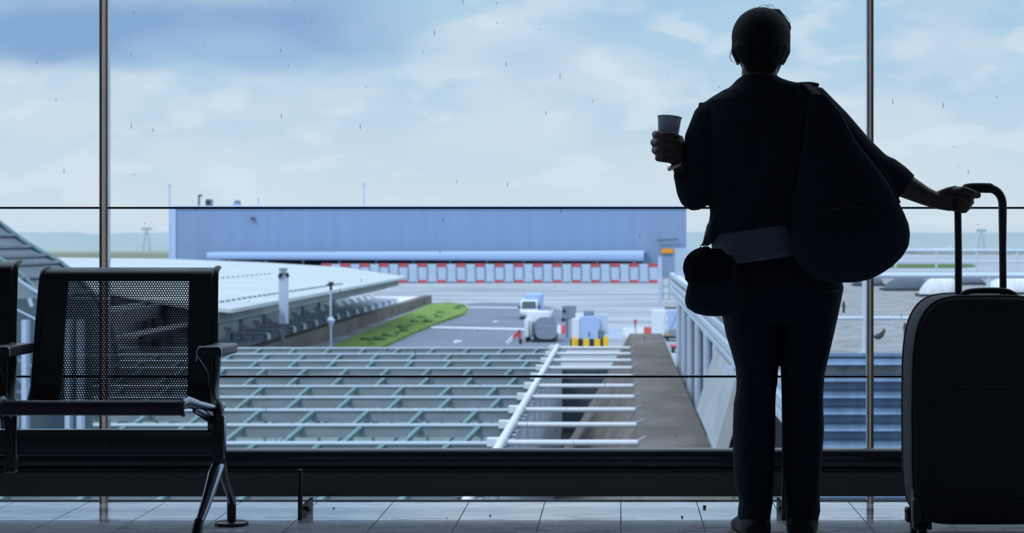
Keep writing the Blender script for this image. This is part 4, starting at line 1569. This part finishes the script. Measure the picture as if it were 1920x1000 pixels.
vb = ob('body', M2['white'], vanbody, parent=t, bevel=0.08)
ob('windscreen', M2['vglass'], lambda b: b.prism([(vx - 0.82, vy + 0.74, GZ + 1.2), (vx + 0.82, vy + 0.74, GZ + 1.2), (vx + 0.74, vy + 1.44, GZ + 1.96), (vx - 0.74, vy + 1.44, GZ + 1.96)], (0, -0.05, 0.04)), parent=t)
ob('bumper', M2['vgrey'], lambda b: b.box((vx - 0.97, vy - 0.1, GZ + 0.3), (vx + 0.97, vy + 0.2, GZ + 0.58)), parent=t, bevel=0.04)
ob('rear_box', M2['awn'], lambda b: b.box((vx - 0.6, vy + 3.0, GZ + 0.5), (vx + 1.35, vy + 9.0, GZ + 2.75)), parent=t, bevel=0.1)
for s_ in (-1, 1):
    ob('headlight', M2['dome'], lambda b: b.box((vx + s_ * 0.9, vy - 0.02, GZ + 0.62), (vx + s_ * 0.6, vy + 0.1, GZ + 0.82)), parent=t)
    ob('mirror', M2['vblack'], lambda b: b.box((vx + s_ * 0.98, vy + 0.8, GZ + 1.25), (vx + s_ * 1.2, vy + 0.95, GZ + 1.5)), parent=t)
ob('side_window', M2['vglass'], lambda b: b.box((vx + 0.93, vy + 1.3, GZ + 1.2), (vx + 0.97, vy + 2.5, GZ + 1.8)), parent=t)
wheels(t, (vx - 0.86, vx + 0.86), (vy + 1.0, vy + 4.9), 0.36, 0.22)

q = G(1012, 643, 9)
vx, vy = q.x, q.y
t = thing('tanker_truck', 'white service truck with grey rounded tank, parked in front of the van', 'truck', (vx, vy + 3, GZ))
ob('tank', M2['vgrey'], lambda b: (b.loft([(vx + 0.55, vy + 0.1, GZ + 1.25), (vx + 0.55, vy + 3.4, GZ + 1.25)], (0.95, 0.62), 28, up=(0, 0, 1), power=3.2)), parent=t, smooth=40)
ob('tank_lid', M2['awn'], lambda b: b.bbox((vx - 0.1, vy + 0.05, GZ + 1.36), (vx + 1.2, vy + 0.12, GZ + 1.42), 0.01), parent=t)
ob('chassis', M2['vblack'], lambda b: b.box((vx - 0.55, vy + 0.15, GZ + 0.12), (vx + 1.4, vy + 6.2, GZ + 0.62)), parent=t)
ob('rear_frame', M2['white'], lambda b: (b.bbox((vx - 1.35, vy + 0.5, GZ + 0.45), (vx - 0.95, vy + 3.4, GZ + 2.0), 0.05), b.bbox((vx - 0.9, vy + 0.7, GZ + 0.45), (vx - 0.72, vy + 3.4, GZ + 1.9), 0.03)), parent=t, smooth=40)
ob('side_frame', M2['vgrey'], lambda b: b.bbox((vx - 0.7, vy + 0.9, GZ + 0.45), (vx - 0.45, vy + 3.2, GZ + 1.75), 0.03), parent=t, smooth=40)
ob('cab', M2['white'], lambda b: b.bbox((vx - 1.3, vy + 3.7, GZ + 0.5), (vx + 0.75, vy + 5.9, GZ + 2.6), 0.15, 3), parent=t, smooth=50)
ob('beacon_arm', M2['white'], lambda b: b.bar((vx + 0.7, vy + 3.9, GZ + 2.2), (vx + 1.0, vy + 3.9, GZ + 2.75), 0.25, 0.2), parent=t)
ob('windscreen', M2['vglass'], lambda b: b.box((vx - 1.1, vy + 5.88, GZ + 1.5), (vx + 0.55, vy + 5.93, GZ + 2.3)), parent=t)
wheels(t, (vx - 1.1, vx + 1.15), (vy + 1.2, vy + 5.0), 0.4, 0.26)

# barrier boards by the truck
q = G(966, 647, 9)
t = thing('slanted_barrier', 'leaning red and white barrier board left of the service truck', 'barrier', (q.x, q.y, GZ))
ob('board', M2['rw'], lambda b: b.bar((q.x - 0.75, q.y - 0.3, GZ + 0.1), (q.x + 0.35, q.y + 0.6, GZ + 1.1), 0.10, 0.3), parent=t)
ob('post', M2['vblack'], lambda b: b.bar((q.x + 0.45, q.y + 0.6, GZ), (q.x + 0.3, q.y + 0.6, GZ + 1.25), 0.22, 0.22), parent=t)
ob('reflector', M2['red'], lambda b: b.box((q.x + 0.2, q.y + 0.4, GZ + 0.45), (q.x + 0.5, q.y + 0.45, GZ + 1.0)), parent=t)

# signal box on post
q = G(1063, 634, 9)
dq = q.y
t = thing('signal_box', 'grey square signal box on a post right of the service truck', 'signal', (q.x, dq, GZ))
ob('post', M2['greyblue'], lambda b: b.box((q.x - 0.12, dq, GZ), (q.x + 0.12, dq + 0.2, P(0, 590, dq).z)), parent=t)
ob('box', M2['vgrey'], lambda b: b.box(tuple(P(1054, 573.5, dq - 0.1)), tuple(P(1080.5, 598, dq + 0.5))), parent=t, bevel=0.04)
ob('panel_seam', M2['greyblue'], lambda b: b.box(tuple(P(1065, 575, dq - 0.12)), tuple(P(1066.2, 598, dq - 0.1))), parent=t)
ob('lamp', M2['vblack'], lambda b: b.ball(P(1057.5, 583, dq - 0.15), 0.17, 12), parent=t, smooth=180)
ob('lamp', M2['vblack'], lambda b: b.ball(P(1056, 600, dq - 0.15), 0.19, 12), parent=t, smooth=180)

# white unit on yellow-black skid
q = G(1104, 656, 9)
dq = q.y
t = thing('power_unit', 'large white cubic ground unit on a yellow and black striped skid', 'machine', (q.x, dq + 1, GZ))
ob('skid', M2['yb'], lambda b: b.box(tuple(P(1069, 636, dq)), (P(1140.5, 0, dq).x, dq + 2.4, GZ + 0.12)), parent=t)
ob('corner_post', M2['yellow'], lambda b: b.box(tuple(P(1131, 632, dq - 0.1)), tuple(P(1140, 655, dq + .3))), parent=t)
ob('corner_post', M2['yellow'], lambda b: b.box(tuple(P(1072, 634, dq - 0.1)), tuple(P(1079, 655, dq + .3))), parent=t)
ob('cabinet', M2['awn'], lambda b: b.box(tuple(P(1088, 594, dq + 0.1)), tuple(P(1122, 639, dq + 1.6))), parent=t, bevel=0.04)
ob('side_cabinet', M2['white'], lambda b: b.box(tuple(P(1072, 598.5, dq + 0.4)), tuple(P(1088, 637, dq + 1.9))), parent=t, bevel=0.04)
ob('side_cabinet', M2['bluewhite'], lambda b: b.box(tuple(P(1124, 590, dq + 0.6)), tuple(P(1139, 626, dq + 2.0))), parent=t, bevel=0.04)
ob('top_box', M2['white'], lambda b: b.box(tuple(P(1079, 588, dq + 1.2)), tuple(P(1095, 600, dq + 2.2))), parent=t)
ob('fan_housing', M2['vgrey'], lambda b: b.loft([P(1104, 583, dq + 1.8), P(1104, 594, dq + 1.8)], [S(10, dq), S(10, dq)], 20), parent=t, smooth=40)
ob('door_handle', M2['vblack'], lambda b: b.box(tuple(P(1104, 623, dq + 0.02)), tuple(P(1105.6, 631, dq + 0.1))), parent=t)
ob('base_gap', M2['greyblue'], lambda b: b.box(tuple(P(1122, 620, dq + 0.3)), tuple(P(1133, 638, dq + 0.7))), parent=t)

# jersey barriers
for (xa, xb, yb_, m_, lab, cat_) in ((1141, 1166, 633, M2['bluewhite'], 'grey-white low barrier block right of the white ground unit', 'barrier'),
                                      (1167, 1192, 632, M2['white'], 'white low barrier block between the grey-white block and the red post', 'barrier'),
                                      (1193, 1222, 631, M2['rw'], 'red and white low barrier block beside the white container', 'barrier'),
                                      (1044, 1061, 627, M2['rw'], 'red and white barrier block between the truck and the signal box', 'barrier')):
    g = G(xa, yb_, 9); g2 = G(xb, yb_, 9)
    hgt = 17 / F * g.y
    ob('barrier_block', m_, lambda b: b.prism([(g.x, g.y, GZ), (g.x, g.y + 0.8, GZ), (g.x, g.y + 0.6, GZ + hgt), (g.x, g.y + 0.2, GZ + hgt)], (g2.x - g.x - 0.05, 0, 0)), label=lab, cat=cat_, group='low barrier blocks')
g = G(1191, 629, 9)
t = thing('marker_post', 'thin red-topped marker post between the barrier blocks', 'post', (g.x, g.y - 0.8, GZ))
ob('post', M2['greyblue'], lambda b: b.tube((g.x, g.y - 1.0, GZ), (g.x, g.y - 1.0, GZ + 1.1), 0.07, n=10), parent=t)
ob('reflector', M2['red'], lambda b: b.tube((g.x, g.y - 1.0, GZ + 1.1), (g.x, g.y - 1.0, GZ + 1.5), 0.13, n=10), parent=t)

# white container and tug
g = G(1236, 632, 9)
t = thing('white_container', 'plain white cube container standing left of the dark baggage tug', 'container', (g.x, g.y + 1, GZ))
ob('box', M2['white'], lambda b: b.box((P(1222.5, 0, g.y).x, g.y, GZ + 0.1), (P(1248, 0, g.y).x, g.y + 2, P(0, 582, g.y).z)), parent=t, bevel=0.06)
ob('base', M2['vgrey'], lambda b: b.box((P(1223, 0, g.y).x, g.y + 0.05, GZ), (P(1247, 0, g.y).x, g.y + 1.9, GZ + 0.1)), parent=t)
g = G(1268, 640, 9)
t = thing('baggage_container', 'pale blue container standing behind the dark baggage tug', 'container', (g.x, g.y + 9, GZ))
gy = g.y + 8
ob('box', M2['awn'], lambda b: b.box((P(1254, 0, gy).x, gy, GZ + 0.12), (P(1279, 0, gy).x, gy + 1.8, P(0, 582, gy).z)), parent=t, bevel=0.05)
ob('base', M2['vgrey'], lambda b: b.box((P(1255, 0, gy).x, gy + 0.05, GZ), (P(1278, 0, gy).x, gy + 1.7, GZ + 0.12)), parent=t)
t = thing('baggage_tug', 'dark open baggage tug with roof frame and orange lamp beside white columns', 'vehicle', (g.x, g.y + 1, GZ))
x0_, x1_ = P(1245, 0, g.y).x, P(1282, 0, g.y).x
ob('body', M2['vgrey'], lambda b: b.prism([(x0_ + 0.1, g.y, GZ + 0.25), (x0_, g.y, GZ + 0.6), (x0_ + 0.55, g.y, GZ + 1.0), (x1_, g.y, GZ + 1.05), (x1_, g.y, GZ + 0.25)], (0, 2.6, 0)), parent=t)
ob('roof', M2['vblack'], lambda b: b.bbox((x0_ + 0.1, g.y + 0.6, P(0, 580, g.y).z), (x1_ - 0.3, g.y + 2.4, P(0, 577.5, g.y).z), 0.03), parent=t)
ob('roof_post', M2['greyblue'], lambda b: b.bar((x1_ - 0.35, g.y + 0.7, P(0, 580, g.y).z), (x0_ + 0.55, g.y + 0.5, GZ + 0.95), 0.07, 0.07), parent=t)
ob('roof_post', M2['greyblue'], lambda b: b.bar((x1_ - 0.35, g.y + 2.3, P(0, 580, g.y).z), (x1_ - 0.2, g.y + 2.3, GZ + 1.0), 0.07, 0.07), parent=t)
ob('lamp', M2['orange'], lambda b: b.ball((x0_ + 0.35, g.y - 0.05, GZ + 0.55), 0.13, 12), parent=t, smooth=180)
ob('bumper', M2['vblack'], lambda b: b.box((x0_ - 0.05, g.y - 0.1, GZ + 0.22), (x1_, g.y + 0.1, GZ + 0.42)), parent=t)
wheels(t, (x0_ + 0.3, x1_ - 0.2), (g.y + 0.5, g.y + 2.1), 0.3, 0.2)
g = G(1275, 662, 9)
t = thing('flat_trailer', 'small red flat trailer in front of the baggage tug', 'trailer', (g.x, g.y + 1, GZ))
x0_, x1_ = P(1257, 0, g.y).x, P(1300, 0, g.y).x
ob('deck', M2['red'], lambda b: b.box((x0_, g.y, GZ + 0.42), (x1_, g.y + 2.2, GZ + 0.56)), parent=t)
ob('frame', M2['vblack'], lambda b: b.box((x0_ + 0.1, g.y + 0.1, GZ + 0.3), (x1_ - 0.1, g.y + 2.1, GZ + 0.42)), parent=t)
wheels(t, (x0_ + 0.22, x1_ - 0.22), (g.y + 0.35, g.y + 1.8), 0.24, 0.2)

# ------------------------------------------------ truss roof in the foreground
TX = -3.48
Zr = EYE - 6.0
tD = [122.9 - 6.33 * k_ for k_ in range(13)]
t = thing('truss_roof', 'low sunken roof of greenish glass with rows of pale trusses, below the window', 'roof', (-20, 85, EYE - 13))
ob('glass_panels', M2['teal'], lambda b: b.box((-60, tD[-1] - 3, EYE - 7.35), (TX - 0.5, tD[0] + 0.4, EYE - 7.25)), parent=t)
for k_, D_ in enumerate(tD):
    zt2 = Zr + 0.0
    tr = ob('truss', M2['truss'], lambda b: (b.box((-60, D_ - 0.12, zt2 - 0.42), (TX - 0.25, D_ + 0.12, zt2 - 0.06))), parent=t)
    ob('top_flange', M2['rail'], lambda b: b.box((-60, D_ - 0.18, zt2 - 0.06), (TX - 0.2, D_ + 0.22, zt2)), parent=tr)

    def web(b):
        x = TX - 1.1 - (0.5 * (k_ % 2))
        while x > -40:
            b.bar((x, D_ - 0.1, zt2 - 0.1), (x - 1.15, D_ - 3.4, EYE - 7.24), 0.16, 0.12)
            x -= 1.9
    ob('web', M2['tealtube'], web, parent=tr)

    def stiff(b):
        x = TX - 1.4
        while x > -40:
            b.box((x - 0.04, D_ - 0.1, EYE - 7.25), (x + 0.04, D_ + 0.1, zt2 - 0.4))
            x -= 1.9
    ob('stiffener', M2['truss'], stiff, parent=tr)
ob('edge_tube', M2['white'], lambda b: b.tube((TX, tD[-1] - 4, Zr + 0.05), (TX, tD[0] + 0.6, Zr + 0.05), 0.13, n=14), parent=t, smooth=40)
for D_ in tD:
    cbm = ob('cross_beam', M2['white'], lambda b: b.tube((TX - 0.1, D_, Zr - 0.02), (0.5, D_, Zr - 0.02), 0.085, n=12), parent=t, smooth=40)
    ob('end_plate', M2['white'], lambda b: b.prism([(0.42, D_ - 0.05, Zr + 0.04), (0.74, D_ + 0.9, Zr + 0.1), (0.5, D_ - 0.05, Zr - 0.22)], (0.0, 0.08, 0)), parent=cbm)
    ob('bracket', M2['white'], lambda b: b.box((TX - 0.45, D_ - 0.25, Zr - 0.12), (TX + 0.12, D_ + 0.25, Zr + 0.12)), parent=cbm)


def curtain(b):
    y = tD[-1] - 4
    while y < tD[0]:
        b.box((TX - 0.1, y, EYE - 13), (TX + 0.02, y + 1.0, Zr - 0.25))
        b.box((TX - 0.1, y + 0.9, EYE - 13), (TX + 0.18, y + 1.15, Zr - 0.12))
        y += 1.58


ob('side_cladding', M2['greyblue'], curtain, parent=t)
y_ = tD[-1] - 4
while y_ < tD[0]:
    ob('cladding_rib', M2['rail'], lambda b: b.box((TX + 0.02, y_, EYE - 13), (TX + 0.2, y_ + 0.75, Zr - 0.15)), parent=t)
    y_ += 1.58

# ------------------------------------------------ concrete embankment wall
ob('embankment_wall', M2['ramp'], lambda b: (b.prism([(0.56, 20, Zr), (2.58, 20, Zr), (2.58, 20, EYE - 13.4), (-3.9, 20, EYE - 13.4), (-3.4, 20, EYE - 13)], (0, 121, 0))),
   label='broad weathered concrete embankment wall running away beside the sunken roof', cat='wall')

# ------------------------------------------------ building on the right
BX, D1, D2 = 2.84, 38.6, 129.0
Zg = EYE - 2.0
t = thing('flat_roofed_building', 'low building on the right with gravel roof and blue corrugated front', 'building', (15, 80, GZ))
ob('gravel_roof', M2['gravel'], lambda b: b.box((BX + 0.05, D1 + 0.05, Zg - 0.4), (60, D2, Zg)), parent=t)


def corr(b):
    # horizontally corrugated front sheet
    prof_ = []
    z = Zg + 0.02
    prof_.append((D1 + 0.10, z)); prof_.append((D1 - 0.02, z)); prof_.append((D1 - 0.02, z - 0.06)); prof_.append((D1 + 0.02, z - 0.065))
    z0_ = z - 0.07
    per = 0.2845
    for q_ in range(34):
        a_ = z0_ - q_ * per
        prof_ += [(D1 + 0.06, a_), (D1 - 0.12, a_ - 0.09), (D1 - 0.15, a_ - 0.125), (D1 - 0.10, a_ - 0.14), (D1 + 0.08, a_ - 0.165), (D1 + 0.09, a_ - 0.27)]
    v0 = [b.bm.verts.new((BX, min(y_, D1 + 0.13), z_)) for y_, z_ in prof_]
    v1 = [b.bm.verts.new((60, min(y_, D1 + 0.13), z_)) for y_, z_ in prof_]
    for i in range(len(prof_) - 1):
        b.bm.faces.new((v0[i], v0[i + 1], v1[i + 1], v1[i]))


ob('corrugated_front', M2['corr'], corr, parent=t)
ob('front_wall', M2['dark'], lambda b: b.box((BX, D1 + 0.14, GZ), (60, D1 + 0.4, Zg - 0.4)), parent=t)


def fasc(b):
    pr = [(BX + 0.35, 0.0), (BX, 0.0), (BX - 0.03, -0.05), (BX - 0.03, -0.24), (BX + 0.12, -0.3), (BX + 0.12, -0.42), (BX - 0.02, -0.47), (BX - 0.02, -0.62),
          (BX + 0.12, -0.68), (BX + 0.12, -0.78), (BX - 0.02, -0.83), (BX - 0.02, -1.0), (BX + 0.08, -1.05), (BX + 0.08, -1.12), (BX, -1.14), (BX, -1.27), (BX + 0.4, -1.27)]
    b.prism([(x_, D1 - 0.1, Zg + 0.02 + z_) for x_, z_ in pr], (0, D2 - D1 + 0.1, 0))


ob('side_fascia', M2['rail'], fasc, parent=t)
for D_ in (112, 103, 94, 84.6, 75.6, 68, 57, 48):
    ob('column', M2['bluewhite'], lambda b: b.tube((BX + 0.1, D_, GZ), (BX + 0.1, D_, Zg - 1.25), 0.165 if D_ > 60 else 0.22, n=24), parent=t, smooth=40)
ob('soffit_wall', M2['dark'], lambda b: b.box((BX + 3.2, D1 + 1, GZ), (BX + 3.5, D2, Zg - 1.25)), parent=t)
ob('sloping_buttress', M2['pale'], lambda b: b.prism([(2.84, 67.4, EYE - 3.32), (2.84, 54.8, EYE - 3.32), (2.27, 54.2, EYE - 5.15), (2.27, 67.4, EYE - 5.15)], (0.3, 0, -0.05)), label='pale board-marked sloping concrete slab', parent=t)
ob('buttress_base', M2['pale'], lambda b: b.box((2.6, 54.2, GZ), (2.9, 67.4, EYE - 5.1)), parent=t)
g0 = P(1267, 467, 120)
ob('plant_room', M2['bluewhite'], lambda b: b.box((g0.x, 119, Zg), (P(1305, 0, 120).x, 123, g0.z)), label='pale flat-topped plant room box on the far corner of the gravel roof', cat='plant room')


def railing(name, lab, D_, xs, top, mids, base_z, r):
    t_ = thing(name, lab, 'railing', (xs[0], D_, base_z))
    ob('top_rail', M2['rail'], lambda b: b.tube((xs[0], D_, top), (xs[-1], D_, top), r * 1.25, n=12), parent=t_, smooth=40)
    for m_ in mids:
        ob('mid_rail', M2['rail'], lambda b: b.tube((xs[0], D_, m_), (xs[-1], D_, m_), r * 0.9, n=12), parent=t_, smooth=40)
    for x in xs:
        ob('post', M2['rail'], lambda b: (b.tube((x, D_, base_z), (x, D_, top), r, n=12), b.box((x - 2.2 * r, D_ - 2.2 * r, base_z), (x + 2.2 * r, D_ + 2.2 * r, base_z + 0.02))), parent=t_, smooth=40)


DR = 38.9
ppr = F / DR
xs = [(1620.5 - CX) / ppr + (1853 - 1620.5) / ppr * k_ for k_ in range(-1, 4)]
xs[0] = (1530 - CX) / ppr
railing('front_railing', 'pale tubular railing along the near edge of the gravel roof', DR, xs, P(0, 517, DR).z, [P(0, 597, DR).z], Zg, 0.038)
DR = 128.0
ppr = F / DR
xs = [(1755.5 + 76 * k_ - CX) / ppr for k_ in range(-5, 6)]
railing('rear_railing', 'pale tubular railing along the far edge of the gravel roof', DR, xs, P(0, 470, DR).z, [P(0, 491, DR).z], Zg, 0.06)

# rooflights on the gravel roof
for (xa, xb, yb_, yt, m_, lab, skew) in ((1662, 1748, 546, 521, 'domed', 'dusty dark rooflight on the gravel roof, left of the pale one', 0.2),
                                     (1728, 1800, 557, 520, 'dome', 'pale milky rooflight on the gravel roof beside the suitcase handle', 0.25),
                                     (1856, 1960, 553, 520, 'dome', 'pale rooflight on the gravel roof right of the suitcase handle', 0.1),
                                     (1604, 1660, 537, 519, 'domed', 'small dark rooflight on the gravel roof near the bag', 0.0),
                                     (1795, 1850, 535, 521, 'domed', 'low dark rooflight seen between the bars of the suitcase handle', 0.0)):
    g = G((xa + xb) / 2, yb_, 2.0)
    w_ = S(xb - xa, g.y) / 2
    hh = S(yb_ - yt, g.y)
    t = thing('rooflight', lab, 'rooflight', (g.x, g.y + w_, Zg), 'rooflights on the gravel roof')
    ob('kerb', M2['domebase'], lambda b: b.box((g.x - w_ * 1.05, g.y, Zg), (g.x + w_ * 1.05, g.y + 2.2 * w_, Zg + 0.09)), parent=t)

    def dm(b):
        yc = g.y + 1.1 * w_
        n_, m2_ = 24, 8
        rg = []
        for j in range(m2_):
            a_ = (math.pi / 2) * j / m2_
            rr_ = math.cos(a_) ** 0.7
            rg.append([b.bm.verts.new((g.x + w_ * (rr_ * math.copysign(abs(math.cos(2 * math.pi * i / n_)) ** 0.7, math.cos(2 * math.pi * i / n_)) + skew * math.sin(a_)),
                                       yc + w_ * rr_ * math.copysign(abs(math.sin(2 * math.pi * i / n_)) ** 0.7, math.sin(2 * math.pi * i / n_)),
                                       Zg + 0.08 + (hh - 0.08) * math.sin(a_))) for i in range(n_)])
        for a_, c_ in zip(rg, rg[1:]):
            for i in range(n_):
                b.bm.faces.new((a_[i], a_[(i + 1) % n_], c_[(i + 1) % n_], c_[i]))
        b.bm.faces.new(rg[-1])
    ob('dome', M2[m_], dm, parent=t, smooth=180)


# bird and stub pipes on the gravel
g = G(1648, 637, 2.0)
t = thing('bird', 'small dark bird crouching on the gravel roof behind the glass', 'bird', (g.x, g.y, Zg))
b = MB()
k_ = S(1, g.y)
b.loft([g + Vector((x * k_, 0, z * k_)) for x, z in ((-11, 6), (-6, 5), (0, 6), (5, 9), (9, 15), (10, 20))], [(1.2 * k_, 1.2 * k_), (4 * k_, 4 * k_), (5.4 * k_, 5.4 * k_), (5.0 * k_, 4.6 * k_), (3.2 * k_, 3.2 * k_), (1.6 * k_, 1.6 * k_)], 12, rnd=True)
b.build('body', M2['bird'], t, smooth=180)
for dx in (-1.5, 1.5):
    b = MB(); b.tube(g + Vector((dx * k_, 0, 0)), g + Vector((dx * k_, 0, 3 * k_)), 0.5 * k_, n=8); b.build('leg', M2['bird'], t)
for (x_, y_, hh, lab) in ((1697, 631, 25, 'dark upright stub pipe on the gravel roof beside the suitcase'), (1582, 587, 21, 'dark upright stub pipe on the gravel roof beside the right leg')):
    g = G(x_, y_, 2.0)
    t = thing('stub_pipe', lab, 'pipe', (g.x, g.y, Zg), 'stub pipes on the gravel roof')
    ob('pipe', M2['pipe'], lambda b: b.tube(g, g + Vector((0, 0, S(hh, g.y))), S(2.6, g.y), n=14), parent=t, smooth=40)
    ob('collar', M2['pipe'], lambda b: b.tube(g + Vector((0, 0, S(hh * 0.55, g.y))), g + Vector((0, 0, S(hh * 0.7, g.y))), S(4, g.y), n=14), parent=t, smooth=40)

# distant small aircraft
for (x_, y_, s_, lab) in ((1712, 474, 1.0, 'tiny white aircraft far off, nearest to the bag'), (1737, 471, 0.8, 'tiny white aircraft far off, middle of the three'), (1767, 470, 0.9, 'tiny white aircraft far off, with the tall tail fin')):
    g = G(x_, y_ + 2, 9)
    k_ = S(1, g.y) * s_
    t = thing('aircraft', lab, 'aircraft', g, 'parked aircraft in the distance')
    ob('fuselage', M2['white'], lambda b: b.loft([g + Vector((x * k_, 0, 4 * k_)) for x in (-16, -13, 0, 10, 18)], [0.4 * k_, 2.2 * k_, 2.6 * k_, 2.2 * k_, 0.5 * k_], 12), parent=t, smooth=60)
    ob('tail_fin', M2['white'], lambda b: b.prism([g + Vector((8 * k_, -.2, 5 * k_)), g + Vector((17 * k_, -.2, 5 * k_)), g + Vector((20 * k_, -.2, 13 * k_)), g + Vector((16 * k_, -.2, 13 * k_))], (0, 0.5, 0)), parent=t)
    ob('wing', M2['white'], lambda b: b.prism([g + Vector((-4 * k_, -14 * k_, 3.4 * k_)), g + Vector((3 * k_, 0, 3.2 * k_)), g + Vector((-4 * k_, 14 * k_, 3.4 * k_)), g + Vector((-7 * k_, 0, 3.2 * k_))], (0, 0, .4 * k_)), parent=t)
    ob('landing_gear', M2['greyblue'], lambda b: b.box(g + Vector((-1 * k_, -.3, 0)), g + Vector((1 * k_, .3, 2.5 * k_))), parent=t)


# lattice towers
def tower(px, yt, D_, lab):
    t_ = P(px, yt, D_)
    w_ = 1.6

    def f_(b):
        for sx in (-1, 1):
            for sy in (-1, 1):
                b.bar((t_.x + sx * w_ * 1.6, D_ + sy * w_, GZ), (t_.x + sx * 0.5, D_ + sy * 0.5, t_.z), 0.35, 0.35)
        for q_ in range(6):
            z_ = GZ + (t_.z - GZ) * (q_ + 0.5) / 6.5
            b.box((t_.x - w_ * (1.5 - q_ * 0.18), D_ - 0.2, z_), (t_.x + w_ * (1.5 - q_ * 0.18), D_ + 0.2, z_ + 0.35))
        b.box((t_.x - 3.4, D_ - 0.4, t_.z - 1.8), (t_.x + 3.4, D_ + 0.4, t_.z))
    ob('lattice_tower', M2['greyblue'], f_, label=lab, cat='tower', group='towers in the distance')


tower(275, 427, 1500, 'faint lattice tower beyond the field left of the hangar')
tower(1840, 430, 1500, 'faint lattice tower in the haze above the suitcase')

# ------------------------------------------------ curved canopy at the left edge
CD = 100.0
prof_px = [(-160, 372), (-80, 386), (-30, 402), (0, 419), (40, 449), (80, 474), (112, 492), (150, 525), (190, 575), (215, 640), (222, 700)]
prof_ = smooth_path([P(x, y, CD) for x, y in prof_px], 4)
t = thing('arched_canopy', 'grey-green arched canopy with white ribs at the left edge, behind the seats', 'canopy', (-26, 82, EYE - 13))


def shell(b):
    n_ = 7
    g_ = []
    for j in range(n_):
        g_.append([b.bm.verts.new(Vector((p.x, 66 + 34 * j / (n_ - 1), p.z - 0.1))) for p in prof_])
    g2_ = []
    for j in range(n_):
        g2_.append([b.bm.verts.new(Vector((p.x - 0.12, 66 + 34 * j / (n_ - 1), p.z - 0.25))) for p in prof_])
    for gg in (g_, g2_):
        for a_, c_ in zip(gg, gg[1:]):
            for i in range(len(a_) - 1):
                b.bm.faces.new((a_[i], a_[i + 1], c_[i + 1], c_[i]))


ob('roof_shell', M2['canopy'], shell, parent=t, smooth=180)
for j in range(5):
    D_ = 66 + 8.5 * j
    ob('rib', M2['tealtube'], lambda b: b.loft([Vector((p.x, D_, p.z)) for p in prof_], [(0.12, 0.16)] * len(prof_), 8), parent=t, smooth=60)
for j in range(0, len(prof_), 3):
    p = prof_[j]
    ob('purlin', M2['truss'], lambda b: b.bar((p.x, 65.8, p.z + 0.02), (p.x, 100.1, p.z + 0.02), 0.12, 0.12), parent=t)
for (xa, ya, xb, yb_, w_) in ((20, 515, 95, 565, 5), (-10, 560, 70, 600, 3), (55, 560, 60, 575, 6), (0, 660, 90, 700, 4), (20, 700, 85, 748, 6), (0, 730, 60, 738, 5)):
    ob('brace', M2['bluewhite'], lambda b: b.bar(P(xa, ya, 64), P(xb, yb_, 64), S(w_, 64), S(w_, 64)), parent=t)
for x_ in (47, 20, 128, 150):
    ob('column', M2['bluewhite'], lambda b: b.box((P(x_, 0, 64).x, 63.6, EYE - 13), (P(x_ + 9, 0, 64).x, 64, P(0, 600, 64).z)), parent=t)
ob('back_panel', M2['canopy'], lambda b: b.box((P(-60, 0, 65).x, 65, EYE - 13), (P(170, 0, 65).x, 65.3, P(0, 560, 65).z)), parent=t)
